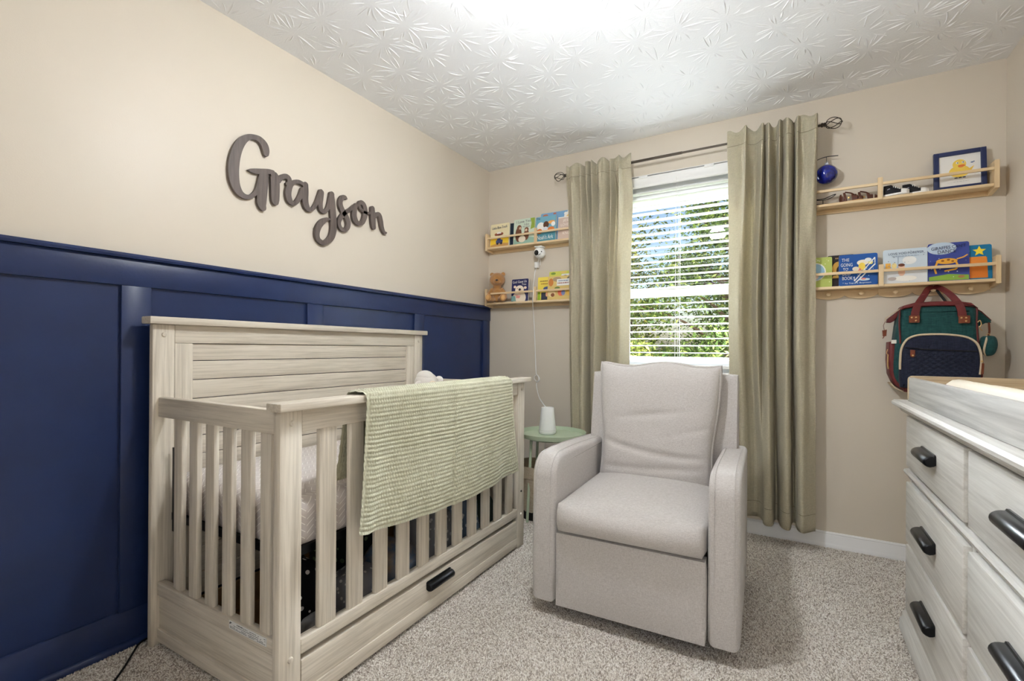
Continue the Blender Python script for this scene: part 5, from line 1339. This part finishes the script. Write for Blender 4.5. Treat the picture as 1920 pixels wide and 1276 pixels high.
ribbon([(2.585, -.060, 1.290), (2.600, -.050, 1.325), (2.634, -.036, 1.374), (2.662, -.050, 1.330), (2.682, -.060, 1.290)], .010, .004, 'rear_handle', m_blackp, bag)
for xc, zc in ((2.541, 1.218), (2.718, 1.212)):
    pt = MB().prism(rrect(xc-.020, xc+.020, zc-.019, zc+.016, .003, 3), 'Y', -.165, -.160, r=.001, seg=1).build('leather_patch', m_brn, bag)
    for dx, dz in ((-.010, .006), (.006, .006), (.006, -.009)):
        MB().lathe([(0, -.1685), (.003, -.168), (.0042, -.165)], (xc+dx, 0, zc+dz), 12, 'Y').build('rivet', m_gold, pt)
# quilted navy front pocket
pk = [(2.487, .905), (2.487, 1.02), (2.492, 1.075), (2.512, 1.118), (2.548, 1.138), (2.60, 1.143), (2.66, 1.141), (2.72, 1.130), (2.755, 1.105), (2.770, 1.065), (2.774, 1.01), (2.772, .905), (2.745, .885), (2.52, .885)]
pks = spline(pk, 4, True)
MB().prism(pks, 'Y', -.176, -.140, r=.014, seg=4).build('front_pocket', m_navc, bag, smooth=60)
def quilt(u, v):
    x = 2.503+.254*u; z = .898+.172*v
    a = (x*1.0+z*1.35)/.030; b = (x*1.0-z*1.35)/.030
    q = (abs(math.sin(math.pi*a))*abs(math.sin(math.pi*b)))**.5
    e = min(u, 1-u, v, 1-v)
    return (x, -.1765-.0042*q*min(1, e*14)-.004*min(1, e*8), z - (.012*(u-.2) if v > .99 else 0))
MB().grid(quilt, 110, 80).build('quilted_panel', m_navc, bag, smooth=180)
MB().tube([(2.505, -.181, 1.082), (2.56, -.184, 1.074), (2.64, -.184, 1.069), (2.757, -.180, 1.064)], .0022, 6).build('pocket_edge', m_blackp, bag)
zp = [(2.487, -.172, .975), (2.4875, -.173, 1.02), (2.492, -.174, 1.075), (2.512, -.174, 1.118), (2.548, -.174, 1.138), (2.60, -.174, 1.143), (2.66, -.174, 1.141), (2.72, -.174, 1.130), (2.755, -.174, 1.105), (2.770, -.174, 1.065), (2.774, -.174, 1.01), (2.768, -.172, .96)]
MB().tube(spline(zp, 6), .0048, 8).build('pocket_zip', m_zip, bag)
pl_ = MB().prism([(2.523, 1.070), (2.541, 1.068), (2.541, 1.040), (2.536, 1.034), (2.529, 1.034), (2.523, 1.040)], 'Y', -.187, -.183, r=.001, seg=1).build('pull_tab', m_brn, bag)
MB().lathe([(0, -.1905), (.0035, -.190), (.0045, -.187)], (2.532, 0, 1.043), 12, 'Y').build('rivet', m_gold, pl_)
zpull = MB().lathe([(0, -.181), (.005, -.180), (.005, -.174)], (2.774, 0, 1.020), 12, 'Y').build('zip_slider', m_gold, bag)
MB().prism([(2.773, 1.012), (2.781, 1.010), (2.779, .962), (2.771, .962)], 'Y', -.183, -.180).build('zip_tab', m_brn, zpull)
box('white_tag', mat('white_tag_cloth', srgb(228, 224, 214), 0.8), bag, 2.458, 2.478, -.142, -.136, 1.100, 1.118, .001)
tg = MB().tube([(2.441, -.090, 1.212), (2.432, -.10, 1.19), (2.436, -.10, 1.168)], .0012, 5).build('tag_cord', m_brn, bag)
MB().prism([(2.428, 1.166), (2.446, 1.170), (2.444, 1.138), (2.430, 1.136)], 'Y', -.104, -.096, r=.001, seg=1).tube([(2.436, -.10, 1.137), (2.430, -.10, 1.126)], .002, 5).build('leather_tag', m_brn, bag)
cl = MB().tube(spline([(2.447, -.12, 1.072), (2.442, -.125, 1.052), (2.452, -.125, 1.045), (2.452, -.125, 1.062)], 4), .0018, 6).tube(spline([(2.449, -.125, 1.045), (2.447, -.128, 1.0), (2.450, -.128, .975)], 4), .004, 6).build('side_clip', m_gold, bag)

pch = thing('zip_pouch', 'small teal round pouch with beige zip clipped to the backpack side', 'pouch', (2.806, -.14, 1.05))
def pch_f(u, v):
    th = 2*math.pi*u; ph = -math.pi/2+math.pi*v
    r = math.cos(ph)**.7
    x = .030*r*math.cos(th)*(1+.10*math.sin(ph)); y = .026*r*math.sin(th); z = .046*math.sin(ph)
    return (2.806+x+.004*vnoise(u*6, v*5), -.135+y, 1.090+z+.004*vnoise(u*5+4, v*6))
MB().grid(pch_f, 28, 18, close_u=True).build('body', m_teal, pch, smooth=180)
MB().tube([(2.800+.004*math.sin(t*2)-.012*math.cos(t)*1.0, -.135-.024*math.cos(t)*1.02, 1.090+.044*math.sin(t)) for t in np.linspace(-1.4, 1.45, 14)], .0042, 6).build('zip', m_zip, pch)
MB().tube(spline([(2.806, -.132, 1.133), (2.812, -.125, 1.155), (2.815, -.110, 1.180), (2.817, -.098, 1.200)], 4), .004, 6).build('strap', m_brn, pch)
MB().tube([(2.806+.006*math.cos(R(t)), -.134, 1.139+.006*math.sin(R(t))) for t in range(0, 360, 30)], .0014, 5, closed=True).tube(spline([(2.764, -.158, 1.196), (2.772, -.160, 1.205), (2.776, -.160, 1.185), (2.770, -.160, 1.172), (2.780, -.158, 1.158)], 4), .0022, 6).build('clasp', m_gold, pch)

# ------------------------------------------------------------------ cords on the carpet
tag(MB().tube(spline([(.040, -2.262, .012), (.052, -2.306, .012), (.092, -2.340, .012), (.150, -2.384, .012), (.203, -2.429, .012), (.30, -2.52, .012), (.42, -2.70, .012), (.40, -3.0, .012), (.20, -3.3, .012), (.05, -3.5, .012)], 8), .0034, 8).build('floor_cable', m_blackp, None), 'black power cord on the carpet by the crib headboard post', 'cord')
tag(MB().tube(spline([(.86, -.72, .012), (.875, -.735, .016), (.885, -.725, .022), (.875, -.71, .018), (.86, -.70, .012), (.80, -.62, .012), (.72, -.18, .012), (.70, -.03, .012)], 8), .003, 8).build('floor_cable', m_blackp, None), 'black cord end on the carpet between crib and armchair', 'cord')

# ------------------------------------------------------------------ carpet pile
def carpet():
    rg = np.random.default_rng(4)
    s = .0046
    xs = np.arange(.03, W-.018, s); ys = np.arange(-2.95, -.016, s)
    X, Y = np.meshgrid(xs, ys); X = X.ravel()+rg.uniform(-.5, .5, X.size)*s; Y = Y.ravel()+rg.uniform(-.5, .5, Y.size)*s
    # leave out what the dresser and the crib's closed ends hide
    keep = ~((X > 2.48) & (Y < -.90)) & ~((X < .72) & (Y > -2.2) & (Y < -.95))
    X, Y = X[keep], Y[keep]; n = X.size
    h = rg.uniform(.0035, .0065, n); r = rg.uniform(.0025, .004, n); a = rg.uniform(0, 6.283, n)
    lx, ly = rg.normal(0, .0026, n), rg.normal(0, .0026, n)
    # vacuum strokes lay the pile over in broad patches
    lx += .0016*np.sin(X*7+Y*3); ly += .0018*np.sin(Y*5-X*6)
    V = np.zeros((n, 4, 3), np.float32)
    for k in range(3):
        t = a+k*2.0944
        V[:, k, 0] = X+r*np.cos(t); V[:, k, 1] = Y+r*np.sin(t); V[:, k, 2] = .0004
    V[:, 3, 0] = X+lx; V[:, 3, 1] = Y+ly; V[:, 3, 2] = h
    idx = (np.arange(n)*4)[:, None, None] + np.array([[0, 1, 3], [1, 2, 3], [2, 0, 3]])[None]
    me = bpy.data.meshes.new('carpet_pile')
    me.vertices.add(n*4); me.vertices.foreach_set('co', V.ravel())
    F = idx.reshape(-1).astype(np.int32); nf = n*3
    me.loops.add(nf*3); me.loops.foreach_set('vertex_index', F)
    me.polygons.add(nf); me.polygons.foreach_set('loop_start', np.arange(0, nf*3, 3, dtype=np.int32))
    me.update(calc_edges=True)
    me.materials.append(island('taupe_carpet_yarn', [(0.0, srgb(150, 138, 126)), (0.25, srgb(206, 196, 184)), (0.65, srgb(238, 231, 221)), (1.0, srgb(252, 248, 242))], 0.95, 0.1))
    o = bpy.data.objects.new('carpet_pile', me); COL.objects.link(o)
    o.parent = floor; o.matrix_parent_inverse = floor.matrix_world.inverted() if False else Matrix.Translation(-Vector(floor.location))
    o['kind'] = 'stuff'
carpet()
